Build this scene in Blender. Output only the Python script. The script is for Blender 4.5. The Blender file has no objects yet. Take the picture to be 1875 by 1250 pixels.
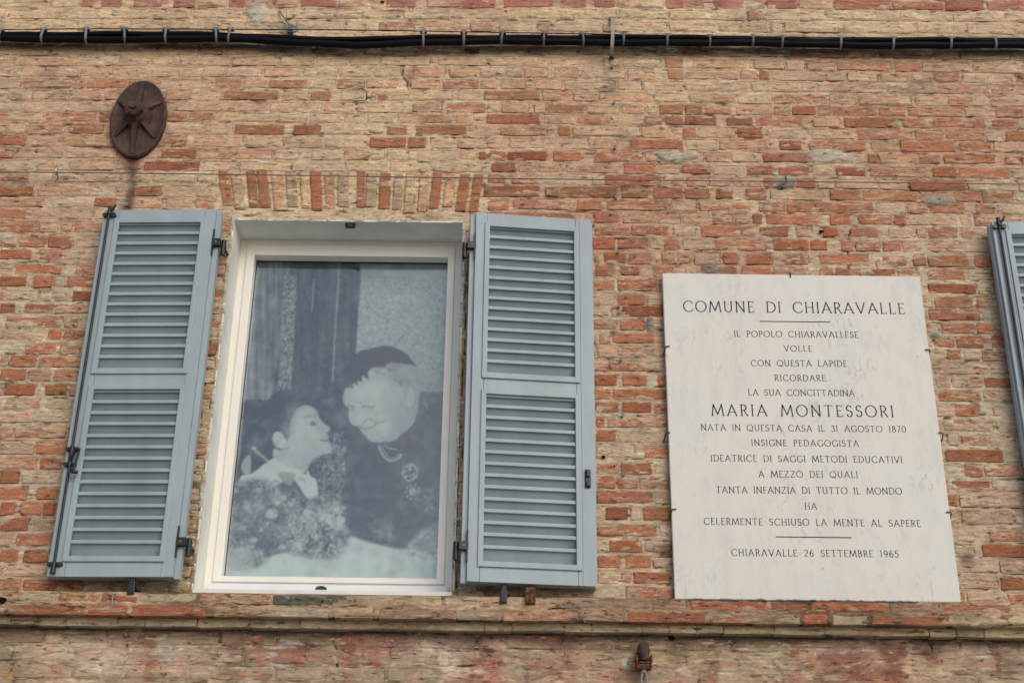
import bpy, bmesh, math, random
import numpy as np
from mathutils import Vector, Matrix, Euler
random.seed(7); RS = np.random.RandomState(11)
SC = bpy.context.scene; COL = SC.collection

# ------------------------------------------------------------------ camera, sky, sun, exposure
F = 2604.0; TH = math.atan(F/5366.0); RO = 0.0128
CAM = np.array([0.0, -6.4, 1.6])
fw = np.array([0, math.cos(TH), math.sin(TH)]); r0 = np.array([1.0, 0, 0]); u0 = np.array([0, -math.sin(TH), math.cos(TH)])
rt = r0*math.cos(RO) + u0*math.sin(RO); up = u0*math.cos(RO) - r0*math.sin(RO)
cd = bpy.data.cameras.new('camera'); cam = bpy.data.objects.new('camera', cd); COL.objects.link(cam); SC.camera = cam
cd.lens = 50.0; cd.sensor_width = 36.0; cd.sensor_fit = 'HORIZONTAL'; cd.clip_end = 2000; cd.clip_start = 0.05
M = Matrix([[rt[0], up[0], -fw[0], CAM[0]], [rt[1], up[1], -fw[1], CAM[1]], [rt[2], up[2], -fw[2], CAM[2]], [0, 0, 0, 1]])
cam.matrix_world = M
SUN_EL, SUN_AZ = math.radians(31), math.radians(152)
w = bpy.data.worlds.new('World'); SC.world = w; w.use_nodes = True
nt = w.node_tree; bg = nt.nodes['Background']
sky = nt.nodes.new('ShaderNodeTexSky'); sky.sky_type = 'NISHITA'; sky.sun_disc = False
sky.sun_elevation = SUN_EL; sky.sun_rotation = SUN_AZ
sky.air_density = 1.0; sky.dust_density = 2.5; sky.ozone_density = 1.0
nt.links.new(sky.outputs[0], bg.inputs[0]); bg.inputs[1].default_value = 0.122
sl = bpy.data.lights.new('overcast_sun', 'SUN'); sl.energy = 0.76; sl.angle = math.radians(34); sl.color = (1.0, 0.985, 0.965)
so = bpy.data.objects.new('overcast_sun', sl); COL.objects.link(so)
sd = Vector((math.sin(SUN_AZ)*math.cos(SUN_EL), math.cos(SUN_AZ)*math.cos(SUN_EL), math.sin(SUN_EL)))
so.rotation_euler = sd.to_track_quat('Z', 'Y').to_euler(); so.location = (0, -8, 12)
SC.view_settings.view_transform = 'Standard'; SC.view_settings.look = 'None'
SC.view_settings.exposure = 0.0; SC.view_settings.gamma = 1.0; SC.view_settings.use_curve_mapping = False

# ------------------------------------------------------------------ helpers
def px(u, v, Y=0.0):
    d = F*fw + (u-937.5)*rt - (v-625.0)*up
    t = (Y-CAM[1])/d[1]
    return Vector(CAM + t*d)
def topx(X, Y, Z):
    dx, dy, dz = X-CAM[0], Y-CAM[1], Z-CAM[2]
    c = dx*fw[0]+dy*fw[1]+dz*fw[2]
    return 937.5 + F*(dx*rt[0]+dy*rt[1]+dz*rt[2])/c, 625.0 - F*(dx*up[0]+dy*up[1]+dz*up[2])/c
def lin(c): return tuple(((x/255.0)/12.92 if x/255.0 <= 0.04045 else ((x/255.0+0.055)/1.055)**2.4) for x in c)
def ss(a, b, x): t = np.clip((x-a)/(b-a), 0, 1); return t*t*(3-2*t)

def setp(o, label=None, cat=None, group=None, kind=None):
    if label: o['label'] = label
    if cat: o['category'] = cat
    if group: o['group'] = group
    if kind: o['kind'] = kind
    return o
def thing(name, loc, label, cat, group=None, rz=0.0, kind=None):
    o = bpy.data.objects.new(name, None); COL.objects.link(o); o.location = loc; o.rotation_euler = (0, 0, rz)
    o.empty_display_size = 0.1
    bpy.context.view_layer.update()
    return setp(o, label, cat, group, kind)

class MB:
    def __init__(s): s.v = []; s.f = []; s.sm = []
    def add(s, vs, fs, smooth=False):
        b = len(s.v); s.v += [tuple(p) for p in vs]
        for f in fs: s.f.append(tuple(b+i for i in f)); s.sm.append(smooth)
        return s
    def box(s, a, b, bev=0.0):
        x0, y0, z0 = [min(a[i], b[i]) for i in range(3)]; x1, y1, z1 = [max(a[i], b[i]) for i in range(3)]
        if bev <= 0:
            vs = [(x0,y0,z0),(x1,y0,z0),(x1,y1,z0),(x0,y1,z0),(x0,y0,z1),(x1,y0,z1),(x1,y1,z1),(x0,y1,z1)]
            return s.add(vs, [(0,3,2,1),(4,5,6,7),(0,1,5,4),(1,2,6,5),(2,3,7,6),(3,0,4,7)])
        bm = bmesh.new(); r = bmesh.ops.create_cube(bm, size=1.0)
        for v in bm.verts: v.co = Vector(((x0+x1)/2+v.co.x*(x1-x0), (y0+y1)/2+v.co.y*(y1-y0), (z0+z1)/2+v.co.z*(z1-z0)))
        bmesh.ops.bevel(bm, geom=list(bm.edges), offset=bev, segments=2, affect='EDGES', profile=0.6)
        return s.bm(bm)
    def bm(s, bm, smooth=False):
        bm.verts.ensure_lookup_table(); bm.verts.index_update()
        s.add([v.co[:] for v in bm.verts], [tuple(v.index for v in f.verts) for f in bm.faces], smooth); bm.free(); return s
    def cyl(s, p, q, r, n=12, r2=None, cap=True, smooth=True):
        p, q = Vector(p), Vector(q); r2 = r if r2 is None else r2
        d = (q-p).normalized(); a = d.orthogonal().normalized(); b = d.cross(a)
        vs = []; 
        for c, R in ((p, r), (q, r2)):
            for i in range(n):
                t = 2*math.pi*i/n; vs.append(c + a*math.cos(t)*R + b*math.sin(t)*R)
        fs = [(i, (i+1) % n, n+(i+1) % n, n+i) for i in range(n)]
        s.add(vs, fs, smooth)
        if cap: s.add(vs[:n], [tuple(range(n))[::-1]]); s.add(vs[n:], [tuple(range(n))])
        return s
    def tube(s, pts, r, n=8, cap=True):
        pts = [Vector(p) for p in pts]; N = len(pts); vs = []
        rr = r if isinstance(r, (list, tuple)) else [r]*N
        ref = None
        for i, p in enumerate(pts):
            d = (pts[min(i+1, N-1)]-pts[max(i-1, 0)]).normalized()
            if ref is None: ref = d.orthogonal().normalized()
            ref = (ref - d*ref.dot(d)).normalized(); b = d.cross(ref)
            for k in range(n):
                t = 2*math.pi*k/n; vs.append(p + (ref*math.cos(t)+b*math.sin(t))*rr[i])
        fs = [(i*n+k, i*n+(k+1) % n, (i+1)*n+(k+1) % n, (i+1)*n+k) for i in range(N-1) for k in range(n)]
        s.add(vs, fs, True)
        if cap: s.add(vs[:n], [tuple(range(n))[::-1]]); s.add(vs[-n:], [tuple(range(n))])
        return s
    def prism(s, poly, y0, y1):           # poly: list of (x,z), extruded along y
        n = len(poly); vs = [(x, y0, z) for x, z in poly] + [(x, y1, z) for x, z in poly]
        fs = [tuple(range(n)), tuple(range(n, 2*n))[::-1]] + [(i, n+i, n+(i+1) % n, (i+1) % n) for i in range(n)]
        return s.add(vs, fs)
    def mesh(s, name, mat):
        me = bpy.data.meshes.new(name); me.from_pydata(s.v, [], s.f); me.update()
        me.polygons.foreach_set('use_smooth', s.sm); me.materials.append(mat)
        bm = bmesh.new(); bm.from_mesh(me); bmesh.ops.recalc_face_normals(bm, faces=bm.faces); bm.to_mesh(me); bm.free()
        return me
    def build(s, name, mat, parent=None, local=False, **kw):
        """vertices in world coordinates, unless local (then in the parent's frame)"""
        o = bpy.data.objects.new(name, s.mesh(name, mat)); COL.objects.link(o)
        if parent is not None:
            o.parent = parent
            if not local: o.matrix_parent_inverse = parent.matrix_world.inverted()
        return setp(o, **kw)

# ------------------------------------------------------------------ materials
def newmat(name):
    m = bpy.data.materials.new(name); m.use_nodes = True
    t = m.node_tree; b = t.nodes['Principled BSDF']; return m, t, b
def nd(t, typ, **kw):
    n = t.nodes.new(typ)
    for k, v in kw.items():
        if k.startswith('i_'): n.inputs[k[2:].replace('_', ' ')].default_value = v
        else: setattr(n, k, v)
    return n
def math_(t, op, a, b=None, clamp=False):
    n = t.nodes.new('ShaderNodeMath'); n.operation = op; n.use_clamp = clamp
    for i, x in enumerate((a, b)):
        if x is None: continue
        if isinstance(x, (int, float)): n.inputs[i].default_value = x
        else: t.links.new(x, n.inputs[i])
    return n.outputs[0]
def noise(t, vec, scale, detail=4, rough=0.6, stretch=(1, 1, 1)):
    mp = nd(t, 'ShaderNodeMapping'); mp.inputs['Scale'].default_value = stretch; t.links.new(vec, mp.inputs['Vector'])
    n = nd(t, 'ShaderNodeTexNoise'); n.inputs['Scale'].default_value = scale; n.inputs['Detail'].default_value = detail; n.inputs['Roughness'].default_value = rough
    t.links.new(mp.outputs[0], n.inputs['Vector']); return n.outputs['Fac']
def mrange(t, x, a, b, c, d):
    n = nd(t, 'ShaderNodeMapRange'); n.inputs[1].default_value = a; n.inputs[2].default_value = b; n.inputs[3].default_value = c; n.inputs[4].default_value = d
    t.links.new(x, n.inputs[0]); return n.outputs[0]
def mixc(t, fac, a, b, blend='MIX'):
    n = nd(t, 'ShaderNodeMix', data_type='RGBA', blend_type=blend)
    for s_, x in ((0, fac), (6, a), (7, b)):
        if isinstance(x, (int, float)): n.inputs[s_].default_value = x
        elif isinstance(x, tuple): n.inputs[s_].default_value = (x+(1,))[:4]
        else: t.links.new(x, n.inputs[s_])
    return n.outputs[2]
def gray(t, x):
    n = nd(t, 'ShaderNodeCombineColor'); 
    for i in range(3): t.links.new(x, n.inputs[i])
    return n.outputs[0]
def worldpos(t): return nd(t, 'ShaderNodeNewGeometry').outputs['Position']

def masonry(name):
    m, t, b = newmat(name); P = worldpos(t)
    a1 = nd(t, 'ShaderNodeAttribute', attribute_name='bcol'); a2 = nd(t, 'ShaderNodeAttribute', attribute_name='mcol')
    n1 = noise(t, P, 17, 8, 0.72, (0.38, 1, 1.9))
    thr = math_(t, 'SUBTRACT', 0.80, math_(t, 'MULTIPLY', a1.outputs['Alpha'], 0.60))
    f0 = math_(t, 'MULTIPLY', math_(t, 'ADD', math_(t, 'SUBTRACT', n1, thr), 0.06), 8.5, True)
    n3 = noise(t, P, 48, 6, 0.72, (0.5, 1, 1.3))
    f2 = math_(t, 'MULTIPLY', math_(t, 'ADD', math_(t, 'SUBTRACT', n3, math_(t, 'ADD', thr, 0.02)), 0.05), 9.0, True)
    f1 = math_(t, 'MAXIMUM', math_(t, 'MULTIPLY', f0, 0.92), math_(t, 'MULTIPLY', f2, 0.9))
    c = mixc(t, f1, a1.outputs['Color'], a2.outputs['Color'])
    # grain, blotches and pits
    sk = mrange(t, noise(t, P, 34, 6, 0.75, (0.22, 1, 1.7)), 0.34, 0.66, 0.76, 1.22)
    c = mixc(t, 1.0, c, gray(t, sk), 'MULTIPLY')
    g1 = mrange(t, noise(t, P, 65, 6, 0.85, (0.5, 1, 1.3)), 0.3, 0.7, 0.58, 1.36)
    g2 = mrange(t, noise(t, P, 9, 5, 0.65, (0.6, 1, 1.6)), 0.3, 0.7, 0.80, 1.18)
    c = mixc(t, 1.0, c, gray(t, math_(t, 'MULTIPLY', g1, g2)), 'MULTIPLY')
    pn = noise(t, P, 38, 4, 0.6, (0.45, 1, 1.5))
    pit = mrange(t, pn, 0.35, 0.40, 0.0, 1.0)
    c = mixc(t, 1.0, c, mixc(t, pit, (0.42, 0.38, 0.34), (1.0, 1.0, 1.0)), 'MULTIPLY')
    wn = mrange(t, noise(t, P, 55, 5, 0.7, (0.5, 1, 1.2)), 0.60, 0.68, 0.0, 0.6)
    c = mixc(t, wn, c, (0.66, 0.58, 0.46))
    gr = mrange(t, noise(t, P, 5.5, 7, 0.72, (0.6, 1, 1.0)), 0.52, 0.72, 0.0, 0.42)
    c = mixc(t, gr, c, (0.16, 0.135, 0.10))
    t.links.new(c, b.inputs['Base Color']); b.inputs['Roughness'].default_value = 0.93; b.inputs['Specular IOR Level'].default_value = 0.25
    h = math_(t, 'ADD', math_(t, 'MULTIPLY', n1, 0.8), math_(t, 'ADD', math_(t, 'MULTIPLY', noise(t, P, 55, 7, 0.82, (0.5, 1, 1.4)), 0.75), math_(t, 'MULTIPLY', pit, 0.25)))
    bp = nd(t, 'ShaderNodeBump'); bp.inputs['Strength'].default_value = 0.85; bp.inputs['Distance'].default_value = 0.0095
    t.links.new(h, bp.inputs['Height']); t.links.new(bp.outputs[0], b.inputs['Normal'])
    return m
M_BRICK = masonry('weathered_brick'); M_MORTAR = masonry('lime_mortar')

def paint(name, col, rough=0.45, spec=0.4, var=0.06, bump=0.15, vs=6.0, bs=90, metal=0.0, stretch=(1, 1, 0.25)):
    m, t, b = newmat(name); P = worldpos(t)
    g = mrange(t, noise(t, P, vs, 5, 0.6, stretch), 0.3, 0.7, 1-var, 1+var)
    t.links.new(mixc(t, 1.0, col, gray(t, g), 'MULTIPLY'), b.inputs['Base Color'])
    b.inputs['Roughness'].default_value = rough; b.inputs['Specular IOR Level'].default_value = spec; b.inputs['Metallic'].default_value = metal
    if bump:
        bp = nd(t, 'ShaderNodeBump'); bp.inputs['Strength'].default_value = bump; bp.inputs['Distance'].default_value = 0.002
        t.links.new(noise(t, P, bs, 4, 0.6), bp.inputs['Height']); t.links.new(bp.outputs[0], b.inputs['Normal'])
    return m
M_SHUT = paint('grey_blue_paint', (0.355, 0.43, 0.465), 0.45, 0.4, 0.12)
M_IRON = paint('black_iron', (0.012, 0.016, 0.020), 0.42, 0.5, 0.3, 0.3)
M_CABLE = paint('black_cable_sheath', (0.004, 0.004, 0.006), 0.6, 0.12, 0.3, 0.2)
M_CLIP = paint('grey_clip', (0.20, 0.205, 0.20), 0.5, 0.4, 0.25, 0.2)
M_ZINC = paint('zinc_wire', (0.13, 0.135, 0.15), 0.45, 0.5, 0.2, 0.1)
M_STRAP = paint('weathered_zinc_strap', (0.36, 0.32, 0.26), 0.6, 0.3, 0.25, 0.4, 14)
M_UPVC = paint('cream_window_paint', (0.86, 0.84, 0.78), 0.35, 0.4, 0.03, 0.03)
M_SILLW = paint('white_weather_bar', (0.80, 0.82, 0.86), 0.3, 0.5, 0.03, 0.0)
M_REVEAL = paint('white_plaster', (0.80, 0.81, 0.76), 0.85, 0.2, 0.10, 0.5, 5, 45, stretch=(1, 1, 1))
M_GASKET = paint('rubber_gasket', (0.02, 0.025, 0.03), 0.6, 0.3, 0.1, 0)
M_LETTER = paint('black_inlay', (0.040, 0.038, 0.048), 0.7, 0.2, 0.35, 0, 40)
M_DARK = paint('dark_void', (0.01, 0.009, 0.008), 0.95, 0.1, 0.2, 0)
M_PINK = paint('pale_ceramic', (0.30, 0.31, 0.27), 0.5, 0.4, 0.25, 0.2, 20)

def rust(name, dark, mid, bright, sc=22, thr=(0.42, 0.60, 0.68, 0.74)):
    m, t, b = newmat(name); P = worldpos(t)
    n = noise(t, P, sc, 7, 0.7); n2 = noise(t, P, sc*2.4, 5, 0.7)
    c = mixc(t, mrange(t, n, thr[0], thr[1], 0, 1), dark, mid)
    c = mixc(t, mrange(t, n2, thr[2]-0.06, thr[3], 0, 1), c, bright)
    t.links.new(c, b.inputs['Base Color']); b.inputs['Roughness'].default_value = 0.72; b.inputs['Specular IOR Level'].default_value = 0.35
    bp = nd(t, 'ShaderNodeBump'); bp.inputs['Strength'].default_value = 0.6; bp.inputs['Distance'].default_value = 0.004
    t.links.new(math_(t, 'ADD', n, n2), bp.inputs['Height']); t.links.new(bp.outputs[0], b.inputs['Normal'])
    return m
M_ANCHOR = rust('rusty_cast_iron', (0.050, 0.033, 0.034), (0.105, 0.054, 0.037), (0.38, 0.17, 0.065), 14, (0.42, 0.62, 0.66, 0.76))
M_RUST = rust('flaking_rust', (0.05, 0.018, 0.008), (0.22, 0.085, 0.025), (0.48, 0.26, 0.09), 45)

def marble():
    m, t, b = newmat('veined_marble'); P = worldpos(t)
    n = noise(t, P, 2.2, 4, 0.6)
    c = mixc(t, mrange(t, n, 0.35, 0.65, 0, 1), (0.73, 0.735, 0.68), (0.76, 0.73, 0.665))
    mp = nd(t, 'ShaderNodeMapping'); mp.inputs['Rotation'].default_value = (0, math.radians(-33), 0); mp.inputs['Scale'].default_value = (2.6, 1, 1.0)
    t.links.new(P, mp.inputs['Vector'])
    vn = nd(t, 'ShaderNodeTexNoise'); vn.inputs['Scale'].default_value = 5.0; vn.inputs['Detail'].default_value = 7; vn.inputs['Roughness'].default_value = 0.62; vn.inputs['Distortion'].default_value = 0.6
    t.links.new(mp.outputs[0], vn.inputs['Vector'])
    v = math_(t, 'ABSOLUTE', math_(t, 'SUBTRACT', vn.outputs['Fac'], 0.5))
    vein = mrange(t, v, 0.0, 0.022, 1.0, 0.0)
    msk = mrange(t, noise(t, P, 3.3, 5, 0.7), 0.50, 0.64, 0.0, 1.0)
    c = mixc(t, math_(t, 'MULTIPLY', math_(t, 'MULTIPLY', vein, msk), 0.55), c, (0.30, 0.33, 0.36))
    cl = mrange(t, noise(t, mp.outputs[0], 5, 7, 0.72), 0.50, 0.70, 0.0, 0.28)
    c = mixc(t, cl, c, (0.46, 0.485, 0.50))
    st = mrange(t, noise(t, P, 9, 5, 0.6, (1.6, 1, 0.12)), 0.55, 0.75, 0.0, 0.22)
    c = mixc(t, st, c, (0.50, 0.46, 0.38))
    sp = mrange(t, noise(t, P, 60, 3, 0.6), 0.70, 0.74, 0.0, 0.5)
    c = mixc(t, sp, c, (0.36, 0.34, 0.30))
    t.links.new(c, b.inputs['Base Color']); b.inputs['Roughness'].default_value = 0.5; b.inputs['Specular IOR Level'].default_value = 0.3
    return m
M_MARBLE = marble()

def glass():
    m = bpy.data.materials.new('window_glass'); m.use_nodes = True; t = m.node_tree; t.nodes.clear()
    o = nd(t, 'ShaderNodeOutputMaterial'); tr = nd(t, 'ShaderNodeBsdfTransparent'); tr.inputs[0].default_value = (0.86, 0.88, 0.89, 1)
    g = nd(t, 'ShaderNodeBsdfGlossy'); g.inputs['Roughness'].default_value = 0.015; g.inputs[0].default_value = (0.86, 0.92, 1.0, 1)
    lw = nd(t, 'ShaderNodeLayerWeight'); f5 = math_(t, 'POWER', lw.outputs['Facing'], 5.0)
    fac = math_(t, 'ADD', math_(t, 'MULTIPLY', f5, 0.85), 0.095)
    mx = nd(t, 'ShaderNodeMixShader'); t.links.new(fac, mx.inputs[0]); t.links.new(tr.outputs[0], mx.inputs[1]); t.links.new(g.outputs[0], mx.inputs[2])
    t.links.new(mx.outputs[0], o.inputs[0]); return m
M_GLASS = glass()
m, t, b = newmat('raindrops'); b.inputs['Base Color'].default_value = (0.55, 0.60, 0.64, 1); b.inputs['Roughness'].default_value = 0.08; M_DROP = m
m, t, b = newmat('printed_film'); a = nd(t, 'ShaderNodeAttribute', attribute_name='ink'); t.links.new(a.outputs['Color'], b.inputs['Base Color']); b.inputs['Roughness'].default_value = 0.7; M_PRINT = m

# ------------------------------------------------------------------ street ground (below the frame; bounces the daylight)
m, t, b = newmat('street_paving'); P = worldpos(t)
t.links.new(mixc(t, mrange(t, noise(t, P, 1.5, 6, 0.6), 0.3, 0.7, 0, 1), (0.24, 0.24, 0.23), (0.34, 0.33, 0.31)), b.inputs['Base Color']); b.inputs['Roughness'].default_value = 0.9
g = MB().add([(-600, -600, 0), (600, -600, 0), (600, 600, 0), (-600, 600, 0)], [(0, 1, 2, 3)]).build('street', m); setp(g, kind='structure')

# ------------------------------------------------------------------ wall layout
OX0, OZ1 = px(430, 401.5, 0).x, px(430, 401.5, 0).z
OX1, OZ0 = px(826, 1084, 0).x, px(590, 1083, 0).z
OX0 = (OX0 + px(352, 1080, 0).x)/2
OX1 = (OX1 + px(852, 403, 0).x)/2
# horizontal courses: v of the course centre at three columns of the photograph
UP_COLS = (336, 961, 1552); LO_COLS = (50, 1150, 1780)
ROWS = [(UP_COLS, r) for r in [(-38,-38,-34),(-17,-17,-12),(5,5,9),(26,26,30),(47,48,52),(70,69,76),(92.4,91,98),(111.6,111.6,121),(132,132.7,140),(153.9,154.6,161),(174.7,175.4,183),
        (195.9,198,204),(215,218,224.5),(236.9,239,246),(259.4,263,267.5),(281.6,285.6,290),(304,306.5,314),(325.3,327.6,337),(350,350.5,357.5),(371.3,374.7,380),(393,397.5,402)]]
ROWS += [(LO_COLS, r) for r in [(414.6,421.6,427),(442.7,446,452),(465.6,472.7,478),(493,495.6,503),(515,522,528),(541,548,554),(564,569.5,576),(589.6,594,601),
        (612,619,626),(638,643,650),(661,670,674),(686.7,696,700),(713,721,725),(738,745.6,751),(763,772,778),(791,797.5,805),(819.5,827,834),(848.5,857,861),(874,883,889),
        (903,910,916),(930,940,947),(958.6,970,978),(987,999,1007),(1017,1028,1037),(1043,1057,1066),(1070,1084.5,1093),(1097,1112,1120),(1124,1139,1147)]]
def rowv(i, u):
    c, r = ROWS[i]
    if u <= c[1]: return r[0] + (r[1]-r[0])*(u-c[0])/(c[1]-c[0])
    return r[1] + (r[2]-r[1])*(u-c[1])/(c[2]-c[1])
def rowh(i):
    a = rowv(max(i-1, 0), 900); b_ = rowv(min(i+1, len(ROWS)-1), 900)
    return 0.5*(b_-a)/(1 if 0 < i < len(ROWS)-1 else 0.5)
def conv(u, v, vc): return 1013 + (u-1013)*(v+4740.0)/(vc+4740.0)
def quad(u0, u1, vt0, vt1, vb0, vb1, vc, Y=0.0):
    "px rectangle whose sides lean to the zenith point -> four world corners (tl, tr, br, bl)"
    return [px(conv(u0, vt0, vc), vt0, Y), px(conv(u1, vt1, vc), vt1, Y), px(conv(u1, vb1, vc), vb1, Y), px(conv(u0, vb0, vc), vb0, Y)]

E = 1.0
CLS = {'p': (182, 132, 100), 'b': (184, 147, 115), 'r': (162, 98, 69), 'o': (150, 92, 59), 'O': (150, 86, 58), 'R': (154, 86, 74), 'g': (152, 126, 101), 'd': (92, 88, 76)}
def alb(c):
    "display colour of a sunless patch -> base colour under this sky"
    l = np.array(lin(c))/0.655; g_ = l.mean(); return np.clip((l*.87 + g_*.13)*np.array([.98, 1.015, .97]), 0, .85)
CLS = {k: alb(v) for k, v in CLS.items()}
COVER = {'p': 0.49, 'b': 0.55, 'r': 0.39, 'o': 0.30, 'O': 0.16, 'R': 0.42, 'g': 0.52, 'd': 0.25}

CR = {1: (0, 0, 2.976), 2: (625, 0, 2.976), 3: (1250, 0, 2.976), 4: (0, 360, 2.8409), 5: (0, 780, 2.6596), 6: (800, 360, 2.8409), 7: (800, 780, 2.6596),
      8: (1700, 360, 2.5), 9: (1200, 800, 2.7778), 10: (1080, 380, 4.6875), 11: (1440, 380, 4.6875)}
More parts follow.
